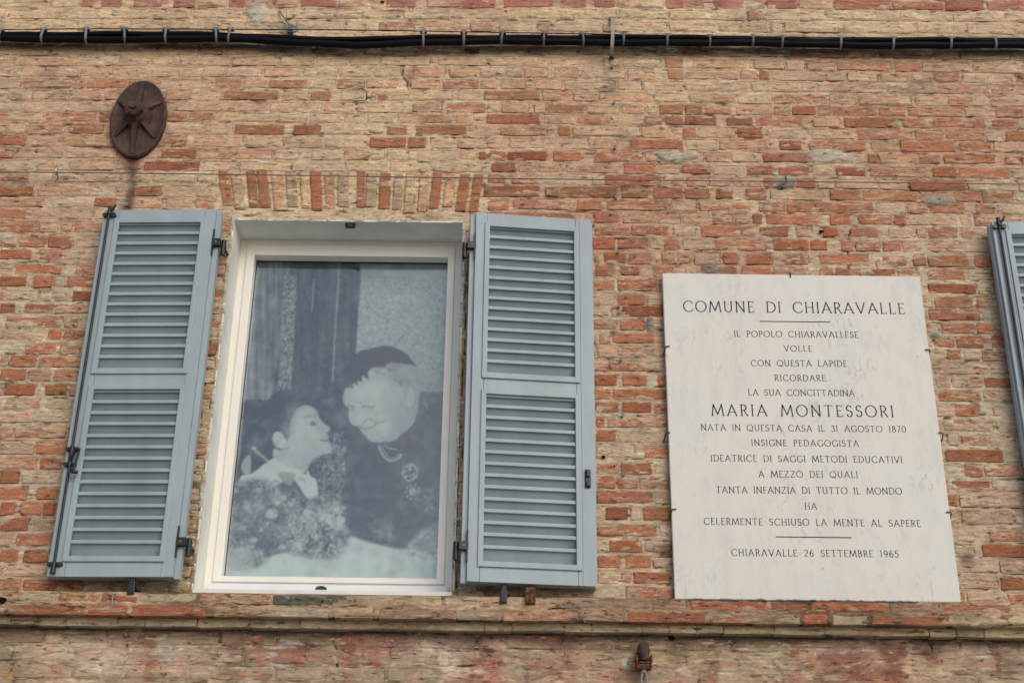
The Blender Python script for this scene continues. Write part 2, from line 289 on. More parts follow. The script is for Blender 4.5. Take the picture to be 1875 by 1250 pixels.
# bricks read off the photograph: crop -> x0,x1,yc,class
OVR = {
1: "443,512,15,R 555,660,12,R 730,880,14,R 945,1060,15,R 1250,1330,15,R 1640,1830,20,R 1560,1815,75,b 1075,1208,275,r 1235,1330,270,r 1545,1700,272,b 1530,1710,332,p 830,970,332,p 650,810,330,p 80,400,330,p "
   "130,240,398,p 265,420,395,b 445,600,393,p 610,760,393,p 825,975,395,p 1000,1215,395,p 1440,1640,396,p 475,700,458,r 720,855,456,r 870,1150,460,p 1175,1310,460,r 1330,1455,460,p 1470,1670,462,R 390,555,520,p 575,690,520,r 905,1035,522,p 1080,1200,522,p 1220,1510,522,o "
   "1545,1675,523,p 1695,1800,520,R 365,610,580,p 1080,1290,583,p 1305,1450,583,p 1470,1750,583,p 1765,1860,585,p 250,515,640,r 545,640,640,o 905,1015,642,r 1030,1158,640,o 1200,1500,640,p 1515,1665,640,p "
   "1690,1860,640,p 155,345,700,r 375,560,700,r 905,1100,705,p 1280,1545,706,o 1598,1750,706,O 0,135,770,r 170,310,770,p 345,580,770,p 860,1010,770,r 1060,1320,770,p 1340,1540,772,b 1555,1760,773,p 90,340,836,p "
   "880,1065,838,o 1280,1480,836,p 1700,1860,838,b 210,300,900,p 390,620,902,p 785,1085,905,O 1110,1290,905,b 455,650,968,p 835,1060,968,p 0,175,1030,o 210,440,1035,p 725,880,1042,o 895,1190,1042,p 0,240,1105,p "
   "515,630,1106,R 700,880,1105,p 905,1050,1105,p 0,140,1172,r 170,500,1172,p 0,210,1235,r",
2: "250,400,15,R 470,640,15,r 660,840,15,R 885,1150,15,R 1195,1330,18,R 1380,1490,15,R 1770,1860,18,R 905,1180,78,p 1290,1500,78,p 205,400,142,R 450,640,142,r 705,820,142,R 860,1060,142,p 1070,1130,142,R "
   "1535,1770,145,r 750,1010,272,p 50,200,330,b 530,790,332,b 1140,1450,334,p 1535,1740,340,p 1765,1860,340,r 0,160,395,b 185,320,393,b 395,560,397,p 590,740,395,p 1000,1120,397,p 1165,1290,398,p 1560,1700,398,p "
   "1780,1860,398,r 140,300,462,p 380,530,462,p 550,750,460,r 760,840,460,r 870,1000,462,p 1060,1200,460,p 1650,1860,463,p 0,130,520,b 165,255,522,r 370,600,522,p 640,760,520,p 780,1075,522,o 1095,1255,524,r "
   "1270,1400,524,p 1410,1690,524,p 90,330,582,b 390,545,585,p 575,780,582,r 875,1015,588,p 1055,1110,588,p 1115,1320,586,r 1530,1650,590,r 1735,1860,595,o 0,125,645,b 310,600,645,r 625,720,643,p 795,1075,648,o "
   "1110,1270,645,p 1285,1465,650,R 1480,1640,650,p 1765,1860,655,o 250,355,710,r 410,680,710,o 870,1120,713,r 1185,1245,718,o 1640,1800,716,p 155,350,782,O 365,455,784,o 490,610,781,b 635,790,781,p 800,910,781,p "
   "920,1090,782,p 1100,1345,782,p 1380,1500,780,p 1575,1860,788,r 0,150,843,p 250,350,843,b 750,790,847,o 910,1115,850,O 1155,1300,848,r 1380,1500,843,R 1510,1640,846,r 820,950,912,o 1075,1190,914,p 1230,1510,915,p "
   "1545,1700,915,r 800,890,978,r 930,1050,980,r 1440,1740,985,r 778,1075,1042,o 1115,1178,1042,o 1200,1500,1045,o 1530,1665,1050,o 1700,1860,1045,r 800,910,1112,r 940,1240,1115,r 1285,1415,1116,r 1445,1780,1115,r "
   "1380,1510,1188,r 1535,1720,1188,p",
3: "0,110,20,R 170,330,22,R 460,620,22,R 830,1130,26,R 1145,1420,28,R 1435,1640,30,R 1660,1860,30,R 360,420,92,R 560,845,158,o 880,1260,158,p 0,110,290,o 130,400,292,p 590,880,295,r 1070,1350,298,r 55,340,345,p "
   "390,550,347,p 680,830,352,r 845,1130,358,r 1160,1290,357,r 20,300,410,p 1080,1220,413,p 1250,1360,414,b 900,1060,411,p 420,470,410,o 1530,1800,413,p 740,960,475,p 0,140,470,p 40,280,532,p 500,780,540,r "
   "800,940,543,p 960,1240,545,r 1270,1440,550,p 1450,1560,552,r 1680,1860,550,p 0,105,594,o 125,260,592,r 290,480,598,p 600,722,602,O 820,1050,605,r 1075,1210,605,r 1230,1520,608,r 1540,1650,610,p 1705,1860,608,r "
   "0,180,660,o 240,380,662,o 400,650,662,r 710,850,665,p 885,1165,667,o 1200,1320,670,r 1370,1640,674,r 1690,1810,677,r 0,70,718,R 300,430,732,o 465,680,724,b 955,1240,730,r 1270,1410,736,r 1440,1640,738,r "
   "1760,1860,742,o 200,470,792,r 530,645,796,O 695,990,796,r 1030,1170,800,p 1190,1480,803,r 1510,1680,808,r 130,250,852,p 440,685,856,O 1010,1060,866,o 1065,1280,866,p 1290,1400,870,R 1425,1700,875,o 1760,1830,873,R "
   "0,150,925,r 350,490,922,o 525,690,925,r 840,990,932,O 1020,1320,936,r 1365,1490,938,o 1510,1780,943,r 20,130,990,r 620,720,987,O 840,1060,998,p 1240,1540,1004,o 0,145,1048,r 185,270,1047,o 345,455,1050,o "
   "480,760,1058,p 805,960,1062,r 980,1280,1062,r 1480,1620,1065,r 1635,1800,1070,r 90,370,1122,r 415,560,1125,r 570,715,1126,r 725,1035,1130,r 1230,1335,1138,r 1345,1530,1140,r 1600,1700,1145,r 0,140,1188,p "
   "165,270,1190,r 455,740,1194,r 960,1140,1200,r 1230,1500,1202,p",
4: "0,225,30,p 495,590,32,R 0,135,95,o 160,400,95,r 420,540,95,p 0,200,158,r 210,300,160,p 390,540,163,R 105,235,238,R 250,380,238,r 400,530,240,p 0,160,300,r 210,320,302,r 80,330,378,r 395,520,380,r 0,135,440,o "
   "175,270,445,r 350,490,440,r 0,30,518,r 210,270,515,p 378,480,515,O 0,75,580,o 130,275,578,r 290,460,580,r 30,320,652,r 340,400,655,r 0,220,715,p 250,320,718,R 330,450,712,r 135,290,790,r 310,420,790,r "
   "0,40,855,r 50,190,855,r 200,420,858,r 0,130,930,r 135,265,927,r 270,410,925,r 25,180,1003,O 235,345,1002,o 30,210,1073,r 240,370,1076,g 0,170,1146,p 180,360,1148,g 80,200,1226,r",
5: "0,70,35,r 80,190,35,o 195,320,37,p 0,165,105,g 170,330,105,r 0,180,185,r 195,305,187,o 0,95,250,o 100,290,250,p 0,130,330,r 180,280,330,o 0,70,403,O 100,200,402,r 210,270,404,O 0,138,475,o 160,265,475,p "
   "0,60,553,p 80,250,550,r 0,85,630,r 115,235,632,r 25,220,703,p",
6: "885,1200,42,r 350,700,108,o 820,850,110,R 1010,1200,172,r 820,1000,172,r 815,925,250,O 945,1090,252,R 1180,1250,243,r 820,845,325,R 870,980,320,o 1000,1110,322,r 1170,1250,325,r 825,910,386,r 960,1055,388,o "
   "1130,1230,382,r 820,920,460,r 940,1145,460,r 940,1080,535,r 910,955,598,o 965,1175,592,O 820,930,665,r 955,1075,665,r 915,1130,735,r 840,940,803,p 960,1110,808,r 900,1190,880,r 820,935,958,O 965,1090,955,r "
   "1150,1190,955,r 820,900,1025,r 915,1190,1025,R 825,945,1095,r 965,1115,1097,O 830,870,1168,r 890,1180,1170,r 830,930,1242,r 950,1200,1242,p",
7: "775,1055,48,o 1070,1130,46,p 780,960,125,g 1010,1130,125,r 780,880,206,r 900,1045,207,o 780,870,275,r 880,980,277,r 990,1130,275,r 780,1050,345,r 825,930,425,O 1005,1135,425,o 780,1070,506,r 840,995,584,O "
   "1015,1140,582,r 780,890,660,r 920,1040,658,r 780,880,737,p 960,1130,740,r 920,1150,812,r",
8: "0,165,65,r 185,310,68,r 0,130,160,r 150,270,158,r 0,150,235,r 0,185,296,R 215,290,296,r 0,165,362,r 0,215,420,O 225,300,425,r 30,200,485,r 225,285,482,R 5,235,540,o 60,210,605,r 225,330,602,r 30,120,665,r "
   "130,250,672,o 290,350,668,r 90,150,728,R 250,360,730,r 25,270,785,r 35,90,850,R 110,240,852,r 260,385,850,o 50,240,915,o 255,390,915,r 125,230,975,r 300,410,975,p 70,300,1048,r 150,270,1112,r 80,340,1188,o",
9: "1480,1760,95,o 1575,1660,168,r 1510,1700,250,r 1550,1640,318,p 1560,1820,408,g 1700,1870,498,r 1500,1620,580,g 1665,1875,583,O 1520,1740,655,b 1760,1870,740,o 1590,1780,812,g 1800,1875,818,r",
10:"45,195,95,r 280,530,93,r 595,925,95,r 1040,1290,105,r 1400,1480,100,o 410,600,200,r 720,900,205,g 960,1290,215,r 1310,1420,220,r 1460,1700,215,o 640,760,318,r 800,1050,325,g 1580,1875,345,O 140,440,430,r "
   "450,580,430,r 615,680,440,r 720,850,430,r 900,1110,430,p 1150,1270,440,o 1350,1560,440,o 1675,1875,440,r 50,180,545,r 280,430,540,o 560,720,545,r 820,950,545,b 1090,1250,545,o 1310,1560,545,r 1580,1875,550,r",
11:"380,550,130,R 620,780,130,p 790,1050,130,r 1130,1350,130,r 1380,1590,130,p 90,210,230,p 320,440,220,O 555,780,215,R 880,1060,230,p 1120,1350,230,R 1370,1550,230,r 0,345,350,O 470,570,350,r 830,980,350,r "
   "1000,1150,350,r 1240,1510,350,r 0,220,440,r 290,700,450,r 830,1030,455,R 1090,1240,440,R 1250,1560,450,r 290,390,545,r 430,640,545,r 740,930,550,o 960,1130,550,r 1240,1530,590,r",
}
BR = []      # every brick: corners, y of the face, class, cover, group
occ = {i: [] for i in range(len(ROWS))}
def sc_u(v):  return (px(960, v, 0)-px(940, v, 0)).length/20.0      # metres per pixel along a course
def add_row_brick(i, u0, u1, cls, cov=None):
    vm = rowv(i, (u0+u1)/2)
    hh = rowh(i)*random.uniform(0.325, 0.395); o1, o2 = random.uniform(-.5, .5), random.uniform(-.5, .5)
    v0, v1 = rowv(i, u0)+o1, rowv(i, u1)+o2
    q = quad(u0, u1, v0-hh, v1-hh, v0+hh, v1+hh, vm)
    if cls == 'R' and vm > 60: cls = 'r'
    cov = COVER[cls] + random.uniform(-.09, .09) if cov is None else cov
    # upper part carries more lime wash than the lower part
    cov += 0.22*float(ss(115, 45, vm))*(cls != 'R') - 0.1*(vm < 30)*(cls == 'R') + (0.04 if (u0 > 1650 and vm > 400) else 0)
    BR.append(dict(q=q, y=random.uniform(-0.002, 0.001) - (0.0015 if cls in 'oO' else 0), cls=cls, cov=cov, par='wall', depth=0.05))
for k, s in OVR.items():
    ox, oy, sc = CR[k]
    for it in s.split():
        a, b_, yc, cl = it.split(','); u0, u1 = ox+float(a)/sc, ox+float(b_)/sc; v = oy+float(yc)/sc; um = (u0+u1)/2
        i = min(range(len(ROWS)), key=lambda j: abs(rowv(j, um)-v))
        if any(not (u1+3 < p or u0-3 > q_) for p, q_ in occ[i]):
            # trim against the neighbour already there
            for p, q_ in occ[i]:
                if p-3 < u1 <= q_+3 and u0 < p: u1 = p-5
                elif p-3 <= u0 < q_+3 and u1 > q_: u0 = q_+5
            if u1-u0 < 14 or any(not (u1+2 < p or u0-2 > q_) for p, q_ in occ[i]): continue
        occ[i].append((u0, u1)); add_row_brick(i, u0, u1, cl)
LINT = (400, 886)       # flat arch above the window
def fill(i, a, b_):
    "procedural bricks in a gap of a course"
    s = 1/sc_u(rowv(i, 937)); u = a
    while u < b_-16:
        L = s*(random.choice([0.27, 0.27, 0.265, 0.13, 0.20]) + random.uniform(-.012, .012))
        if u+L > b_-10: L = b_-u
        if L > s*0.31: L = L/2-3
        v = rowv(i, u)
        lowl = v > 680
        ch = random.choices('pbrogR', [40, 22, 16, 4, 14, 1.5] if v < 330 else ([16, 10, 34, 10, 26, 4] if lowl or u > 1600 else [26, 12, 32, 9, 16, 5]))[0]
        add_row_brick(i, u, u+L, ch, COVER[ch] + random.uniform(0.02, 0.16))
        u += L + s*random.uniform(0.012, 0.024)
for i in range(len(ROWS)):
    vv = rowv(i, 640)
    iv = sorted(occ[i]); blocks = list(iv)
    if 312 < vv < 395: blocks.append(LINT)
    elif vv >= 395:
        blocks.append((conv(432, vv, 403)-4, conv(851, vv, 403)+4))
    blocks.sort(); u = -420
    for p, q_ in blocks+[(2300, 2300)]:
        if p-6 > u: fill(i, u, p-6)
        u = max(u, q_+6)
# flat arch of bricks on end
LB = [(1200,1255,'o'),(1268,1325,'b'),(1350,1400,'o'),(1408,1465,'o'),(1485,1545,'p'),(1560,1620,'g'),(1640,1690,'b'),(1695,1755,'O'),(1770,1820,'p')]
LB = [(a/2.976, b_/2.976, c) for a, b_, c in LB] + [(625+a/2.976, 625+b_/2.976, c) for a, b_, c in
      [(-20,40,'g'),(85,128,'r'),(133,190,'g'),(205,268,'O'),(282,332,'g'),(345,398,'b'),(420,470,'p'),(488,540,'o'),(562,615,'p'),(635,690,'o'),(708,758,'o')]]
for a, b_, c in LB:
    um = (a+b_)/2; fan = (um-642)/240.0*5.0; vt = 316+0.012*(um-642)+random.uniform(-3, 3); vb = 383+0.012*(um-642)+random.uniform(-7, 5)
    q = [px(a+fan+.6, vt, 0), px(b_+fan-.6, vt, 0), px(b_-fan-.6, vb, 0), px(a-fan+.6, vb, 0)]
    BR.append(dict(q=q, y=random.uniform(-.006, -.002), cls=c, cov=COVER[c]-.12, par='lintel', depth=0.06))
# ledge: two projecting courses and a rounded course under them
LY = -0.095; L3Y = -0.050
ZL = [px(937, v, LY).z for v in (1092.5, 1113.5, 1134.0)]
ZM0, ZM1 = px(937, 1138, L3Y).z, px(937, 1154, L3Y).z
DR = {'A': 0, 'B': 460, 'C': 900, 'D': 1395}
C1 = {'A': "-200,-20,r 0,130,r 145,400,g 415,700,o 715,985,O 1000,1410,g 1425,1940,o", 'B': "150,590,d 605,1000,b 1012,1365,g 1378,1640,g 1655,1940,r",
      'C': "330,520,r 540,1130,r 1145,1395,o 1420,1975,O", 'D': "60,335,O 352,912,O 938,1250,o 1262,1785,o 1810,2050,g 2065,2500,o"}
C2 = {'A': "-260,30,o 50,615,O 630,915,O 932,1482,O 1528,1800,o", 'B': "-10,548,b 590,868,b 915,1470,r 1482,1785,g",
      'C': "75,620,o 660,945,r 962,1535,O 1565,1828,o", 'D': "-62,280,b 292,470,O 500,760,b 790,1345,O 1365,1650,g 1662,2000,b 2015,2400,o"}
def ledge_brick(u0, u1, z0, z1, Y, cl, cov, dep):
    x0, x1 = px(u0, topx(0, Y, (z0+z1)/2)[1]+0.0118*(u0-937), Y).x, px(u1, topx(0, Y, (z0+z1)/2)[1]+0.0118*(u1-937), Y).x
    j = lambda: random.uniform(-.0025, .0025)
    q = [Vector((x0, 0, z0+j())), Vector((x1, 0, z0+j())), Vector((x1, 0, z1+j())), Vector((x0, 0, z1+j()))]
    BR.append(dict(q=q, y=Y+random.uniform(-.004, .003), cls=cl, cov=cov, par='ledge', depth=dep, base=0))
for D_, z0, z1 in ((C1, ZL[0]-.004, ZL[1]+.006), (C2, ZL[1]-.007, ZL[2])):
    for k, s in D_.items():
        for it in s.split():
            a, b_, cl = it.split(','); ledge_brick(DR[k]+float(a)/3.906+1, DR[k]+float(b_)/3.906-1, z0, z1, LY, cl, {'O': .33, 'o': .46, 'r': .54, 'b': .68, 'g': .72, 'd': .3}[cl]+random.uniform(-.05, .05), 0.10)
u = -80
while u < 1980:
    L = random.choice([92, 96, 50]); ledge_brick(u, u+L-1.5, ZL[2]+.001, ZM1, L3Y, random.choice('grbgrg'), 0.70, 0.06); u += L
# lower wall
ZB = px(937, 1160, 0).z
z = ZB; kk = 0
while z > 2.72:
    u = -130 + (kk % 2)*40
    while u < 2000:
        L = random.choice([0.27, 0.13, 0.25])/sc_u(1200) * random.uniform(.95, 1.05)
        vv = topx(0, 0, z-.03)[1]
        x0, x1 = px(u, vv, 0).x, px(u+L-6, vv, 0).x
        q = [Vector((x0, 0, z-.006)), Vector((x1, 0, z-.006)), Vector((x1, 0, z-.066)), Vector((x0, 0, z-.066))]
        cl = random.choices('pbgrR', [20, 24, 22, 18, 12])[0]
        BR.append(dict(q=q, y=random.uniform(-.003, .002), cls=cl, cov=COVER[cl]+0.24, par='wall', depth=0.05, low=1)); u += L
    z -= 0.078; kk += 1

# ------------------------------------------------------------------ mortar surface: a fine relief grid that laps over the brick edges
FX = np.linspace(px(-60, 0, 0).x-.25, px(1935, 0, 0).x+.25, 900); FZ = np.linspace(2.72, px(937, -45, 0).z+.1, 700)
GX = np.concatenate([[FX[0]-1.2], FX, [FX[-1]+1.2]]); GZ = np.concatenate([[0.0, 1.4, 2.5], FZ, [FZ[-1]+.4, FZ[-1]+1.4]])
nX, nZ = len(GX), len(GZ); XX, ZZ = np.meshgrid(GX, GZ)
DXM = FX[1]-FX[0]; DZM = FZ[1]-FZ[0]
UU, VV = topx(XX, 0.0, ZZ)
def gf(lx, lz, seed):
    "smooth random field, correlation lengths in metres, unit variance"
    r = np.random.RandomState(seed).randn(nZ, nX); fx = np.fft.fftfreq(nX, DXM)[None, :]; fz = np.fft.fftfreq(nZ, DZM)[:, None]
    g_ = np.fft.ifft2(np.fft.fft2(r)*np.exp(-2*(math.pi**2)*((fx*lx)**2+(fz*lz)**2))).real
    return g_/g_.std()
nb = 0.6*gf(.05, .02, 1)+0.6*gf(.016, .009, 2)+0.35*gf(.008, .006, 3)
ne = 0.6*gf(.03, .012, 4)+0.6*gf(.011, .008, 5)
nc = 0.75*gf(.06, .014, 6)+0.6*gf(.02, .008, 7); nc /= nc.std()
nL = gf(.35, .25, 8); nM = 0.7*gf(.12, .05, 9)+.6*gf(.04, .02, 10)
nV = gf(.03, .30, 12); nP = gf(.15, .09, 13); nR = 0.6*gf(.05, .025, 14)+.7*gf(.018, .010, 15); nR /= nR.std()
def raster(B, gx_, gz_, XX, ZZ, DIN, CV, BF, BCL, y0=0.0):
    q = B['q']; xs = [p.x for p in q]; zs = [p.z for p in q]
    i0, i1 = np.searchsorted(gx_, [min(xs)-.012, max(xs)+.012]); j0, j1 = np.searchsorted(gz_, [min(zs)-.012, max(zs)+.012])
    if i1 <= i0 or j1 <= j0: return
    x, z_ = XX[j0:j1, i0:i1], ZZ[j0:j1, i0:i1]; d = None
    cx, cz = sum(xs)/4, sum(zs)/4; p, r_ = q[0], q[1]
    sg = 1 if ((cx-p.x)*(r_.z-p.z)-(cz-p.z)*(r_.x-p.x)) > 0 else -1
    for k in range(4):
        p, r_ = q[k], q[(k+1) % 4]; ex, ez = r_.x-p.x, r_.z-p.z; L = math.hypot(ex, ez)
        s_ = sg*((x-p.x)*ez - (z_-p.z)*ex)/L; d = s_ if d is None else np.minimum(d, s_)
    m_ = d > DIN[j0:j1, i0:i1]
    DIN[j0:j1, i0:i1][m_] = d[m_]; CV[j0:j1, i0:i1][m_] = B['cov']; BF[j0:j1, i0:i1][m_] = y0-B['y']; BCL[j0:j1, i0:i1][m_] = CLS[B['cls']]
DIN = np.full((nZ, nX), -0.02); CV = np.zeros((nZ, nX)); BF = np.zeros((nZ, nX))
BCL = np.zeros((nZ, nX, 3)); BCL[:] = CLS['p']
for B in BR:
    if B['par'] == 'ledge': continue
    raster(B, GX, GZ, XX, ZZ, DIN, CV, BF, BCL)
din = DIN + ne*0.0055 + nM*0.0022
base = -0.0022 + nb*0.0021
H = base - 0.009*ss(-0.001, 0.011, din)
t_ = 1.75 - 3.3*CV          # threshold of the smeared mortar (in standard deviations)
smear = np.clip(nc-t_, 0, 1.2)/1.2
H = np.where(DIN > 0, H + smear*(BF+0.0035-H), H)

# --- zones: cement patches, red limewash, grime, damp and painted shade
def ell(U, V, u, v, a, b_, n=0.0, rag=0.25): return np.clip(1.6*(1-np.sqrt(((U-u)/a)**2+((V-v)/b_)**2)+rag*n), 0, 1)
def cable_v(u): return np.interp(u, [-200, 0, 200, 400, 560, 650, 760, 950, 1150, 1400, 1540, 1700, 1875, 2100], [66, 67, 69, 68, 75, 79, 75, 73, 74, 77, 79, 79.5, 80.5, 82])
def polyline(U, V, pts, wd):
    d = np.full(U.shape, 1e9)
    for (a, b_), (c, e) in zip(pts[:-1], pts[1:]):
        L2 = (c-a)**2+(e-b_)**2; tt = np.clip(((U-a)*(c-a)+(V-b_)*(e-b_))/L2, 0, 1)
        d = np.minimum(d, np.hypot(U-a-tt*(c-a), V-b_-tt*(e-b_)))
    return np.clip(1.3-d/wd, 0, 1)
PATCH = [(1230, 287, 33, 12, 0), (1262, 283, 20, 9, 0), (1515, 288, 40, 17, 0), (1550, 292, 20, 11, 0), (1718, 367, 29, 11, 1), (1439, 336, 18, 14, 2), (122, 326, 20, 9, 2), (1191, 590, 8, 17, 2),
         (1300, 490, 14, 10, 2), (1590, 500, 10, 7, 2), (1712, 615, 11, 8, 2), (530, 58, 18, 12, 2), (470, 22, 24, 26, 0), (1213, 235, 10, 8, 0), (590, 245, 9, 9, 0)]
def zones(U, V, n1, n2, nl, nv):
    z = {}
    z['grey'] = 0*U; z['dk'] = 0*U
    for (u, v, a, b_, k) in PATCH:
        e = ell(U, V, u, v, a, b_, n1, 0.22); z['grey'] = np.maximum(z['grey'], e); 
        if k: z['dk'] = np.maximum(z['dk'], e*(0.35 if k == 1 else 0.7))
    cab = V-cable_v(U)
    so_ = 0.95*ss(8, 13, cab)*(1-ss(17, 30+4*n2, cab))*np.clip(.8+.25*n2, 0, 1)  # soft shadow of the cables painted in together with the grime
    so_ = np.maximum(so_, 0.95*polyline(U+1.5*n1, V, [(243, 288), (242, 330), (236, 365), (231, 392)], 14+3*n1)*(.95+.1*np.clip(n2, -1, 1)))
    so_ = np.maximum(so_, 0.5*ell(U, V, 256, 226, 62, 82, n1, .1))
    so_ = np.maximum(so_, 0.8*ell(U, V, 1222, 1012, 16, 22, n1)); so_ = np.maximum(so_, 0.85*ell(U, V, 1768, 1018, 19, 24, n1))
    so_ = np.maximum(so_, 0.5*ell(U, V, 1121, 113, 22, 12, n1)); so_ = np.maximum(so_, .3*ell(U, V, 1123, 140, 12, 30, n1))
    # dirt plus painted shade under the ledge, painted shade behind the shutters' feet
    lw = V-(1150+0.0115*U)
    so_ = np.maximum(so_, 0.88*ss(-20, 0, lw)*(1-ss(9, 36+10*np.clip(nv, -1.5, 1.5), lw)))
    so_ = np.maximum(so_, np.where((lw > 20), np.clip(0.35*(nv-0.9)+.3*(n1-1.2), 0, .5), 0))
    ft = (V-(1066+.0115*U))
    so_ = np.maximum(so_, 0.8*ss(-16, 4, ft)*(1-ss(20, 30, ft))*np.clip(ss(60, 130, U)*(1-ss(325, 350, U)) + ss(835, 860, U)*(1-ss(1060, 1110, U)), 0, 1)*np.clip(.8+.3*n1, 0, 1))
    z['soot'] = so_
    red = 0*U
    red = np.maximum(red, .8*polyline(U, V, [(745, -5), (752, 30), (742, 55)], 9+3*n1)); red = np.maximum(red, .8*polyline(U, V, [(762, 95), (757, 130), (748, 150)], 7+2*n1))
    red = np.maximum(red, np.where(V < 14+4*n1+np.clip((U-1500)*.02, 0, 12), .65*np.clip(.5+n2*.7, 0, 1), 0))
    red = np.maximum(red, np.where((U > 780) & (V > 180) & (V < 700), np.clip(4*(n2-1.75), 0, .85), 0))
    red = np.maximum(red, np.where((lw > 4), np.clip(1.1*(nl*.35+nv*.55+.4*n2-.45), 0, .75), 0))
    z['red'] = red
    z['cream'] = np.clip(1.1-np.abs(V-355)/60.0, 0, 1)*ss(330, 420, U)*(1-ss(850, 930, U))
    z['cream'] = np.maximum(z['cream'], .8*ell(U, V, 720, 250, 130, 110, n1, .3))
    z['cream'] = np.maximum(z['cream'], .35*(1-ss(60, 130, V)))
    z['cream'] = np.maximum(z['cream'], .4*ell(U, V, 1810, 120, 140, 60, n1, .3))
    z['low'] = ss(0, 4, lw)
    z['plas'] = z['low']*np.clip(.42+.55*nl+.55*n1+.25*nv, 0, 1); z['olive'] = z['low']*np.clip(-.6*nl+.55*nv-.2*n1-.1, 0, .8)
    z['plas'] = np.maximum(z['plas'], ell(U, V, 1145, 1205, 75, 34, n1, .2)*z['low']); z['plas'] = np.maximum(z['plas'], z['low']*ell(U, V, 165, 1205, 62, 50, n1, .3))
    return z
Zn = zones(UU, VV, nM, nR, nL, nV)
CRACK = [[(748, -5), (754, 12), (744, 30), (752, 44), (742, 52)], [(722, 118), (740, 120), (739, 140), (748, 150), (747, 163)], [(650, 155), (668, 166), (665, 182), (645, 184)], [(645, 200), (668, 204), (705, 206)],
         [(600, 38), (615, 40), (640, 42), (660, 41)], [(527, 35), (560, 33), (610, 34)], [(1190, 287), (1205, 295), (1212, 301)], [(665, 56), (650, 64)], [(110, 230), (126, 228), (134, 229)],
         [(1478, 302), (1500, 312), (1525, 318)], [(1435, 345), (1415, 352), (1408, 365)], [(410, 400), (402, 470), (390, 560), (372, 720), (352, 900), (340, 1060)], [(858, 470), (852, 600), (845, 760), (838, 900), (832, 1080)],
         [(1560, 420), (1550, 500), (1556, 480)], [(614, 1160), (616, 1210), (612, 1250)], [(700, 1160), (716, 1190), (740, 1192), (736, 1215)], [(105, 1163), (122, 1160), (128, 1180)], [(1078, 1195), (1110, 1200), (1128, 1215), (1135, 1230), (1170, 1232)],
         [(120, 1165), (165, 1175), (180, 1160)], [(232, 1160), (228, 1220), (222, 1240)], [(890, 1205), (905, 1210)], [(1690, 1168), (1712, 1190), (1716, 1172)], [(1600, 480), (1604, 490), (1602, 500)]]
ck = np.zeros_like(UU)
for c in CRACK: ck = np.maximum(ck, polyline(UU+2.2*nM, VV+1.6*nR, c, 1.3))
ck[:3] = 0
LOWP = [(175, 1200, 60, 42, (188, 172, 150)), (520, 1205, 27, 32, (160, 158, 152)), (700, 1185, 42, 30, (168, 112, 100)), (740, 1180, 22, 24, (172, 120, 112)), (815, 1195, 50, 40, (192, 172, 154)), (905, 1225, 14, 50, (160, 84, 74)),
        (870, 1185, 16, 30, (184, 150, 138)), (1010, 1222, 55, 32, (150, 100, 84)), (1030, 1180, 40, 18, (146, 96, 84)), (1143, 1200, 60, 30, (190, 152, 120)), (1146, 1214, 10, 12, (168, 178, 172)), (1120, 1172, 8, 5, (160, 172, 168)), (1158, 1171, 5, 4, (168, 178, 172)), (1019, 1222, 12, 9, (160, 158, 152)),
        (1115, 1188, 5, 4, (168, 178, 172)), (1540, 1182, 34, 16, (194, 156, 144)), (1655, 1182, 8, 22, (156, 88, 84)), (1670, 1190, 9, 8, (160, 158, 150)), (1700, 1180, 18, 12, (170, 148, 116)), (1800, 1210, 36, 26, (184, 160, 146)), (1850, 1190, 26, 30, (176, 136, 126)), (1560, 1222, 50, 26, (140, 96, 84)),
        (655, 1230, 26, 12, (154, 92, 74)), (580, 1180, 26, 14, (128, 110, 82)), (300, 1190, 22, 16, (176, 160, 146)), (205, 1185, 8, 26, (166, 96, 88)), (262, 1170, 8, 9, (160, 72, 66)), (355, 1172, 6, 12, (166, 92, 74)), (445, 1232, 9, 9, (158, 90, 72)), (425, 1205, 26, 9, (192, 180, 156)), (60, 1195, 40, 12, (168, 142, 118)),
        (90, 1230, 26, 12, (164, 116, 86)), (10, 1228, 10, 10, (156, 104, 74)), (1250, 1185, 40, 20, (146, 126, 98)), (1330, 1215, 50, 26, (160, 138, 112)), (1420, 1200, 30, 30, (176, 158, 128)), (1455, 1190, 8, 30, (160, 100, 88)), (790, 1232, 18, 14, (126, 116, 98)), (1720, 1235, 40, 16, (176, 158, 128))]
top = alb((194, 164, 132)); low_ = alb((180, 160, 135)); creamc = alb((204, 174, 136)); greyc = alb((160, 150, 134)); darkc = alb((98, 98, 86))
soot_shade_c = alb((62, 47, 36)); redc = alb((150, 66, 60)); lowc = alb((156, 136, 113)); plasc = alb((182, 158, 134)); limec = alb((196, 186, 166))
def mixv(a, b_, f): return a*(1-f[..., None]) + b_*f[..., None]
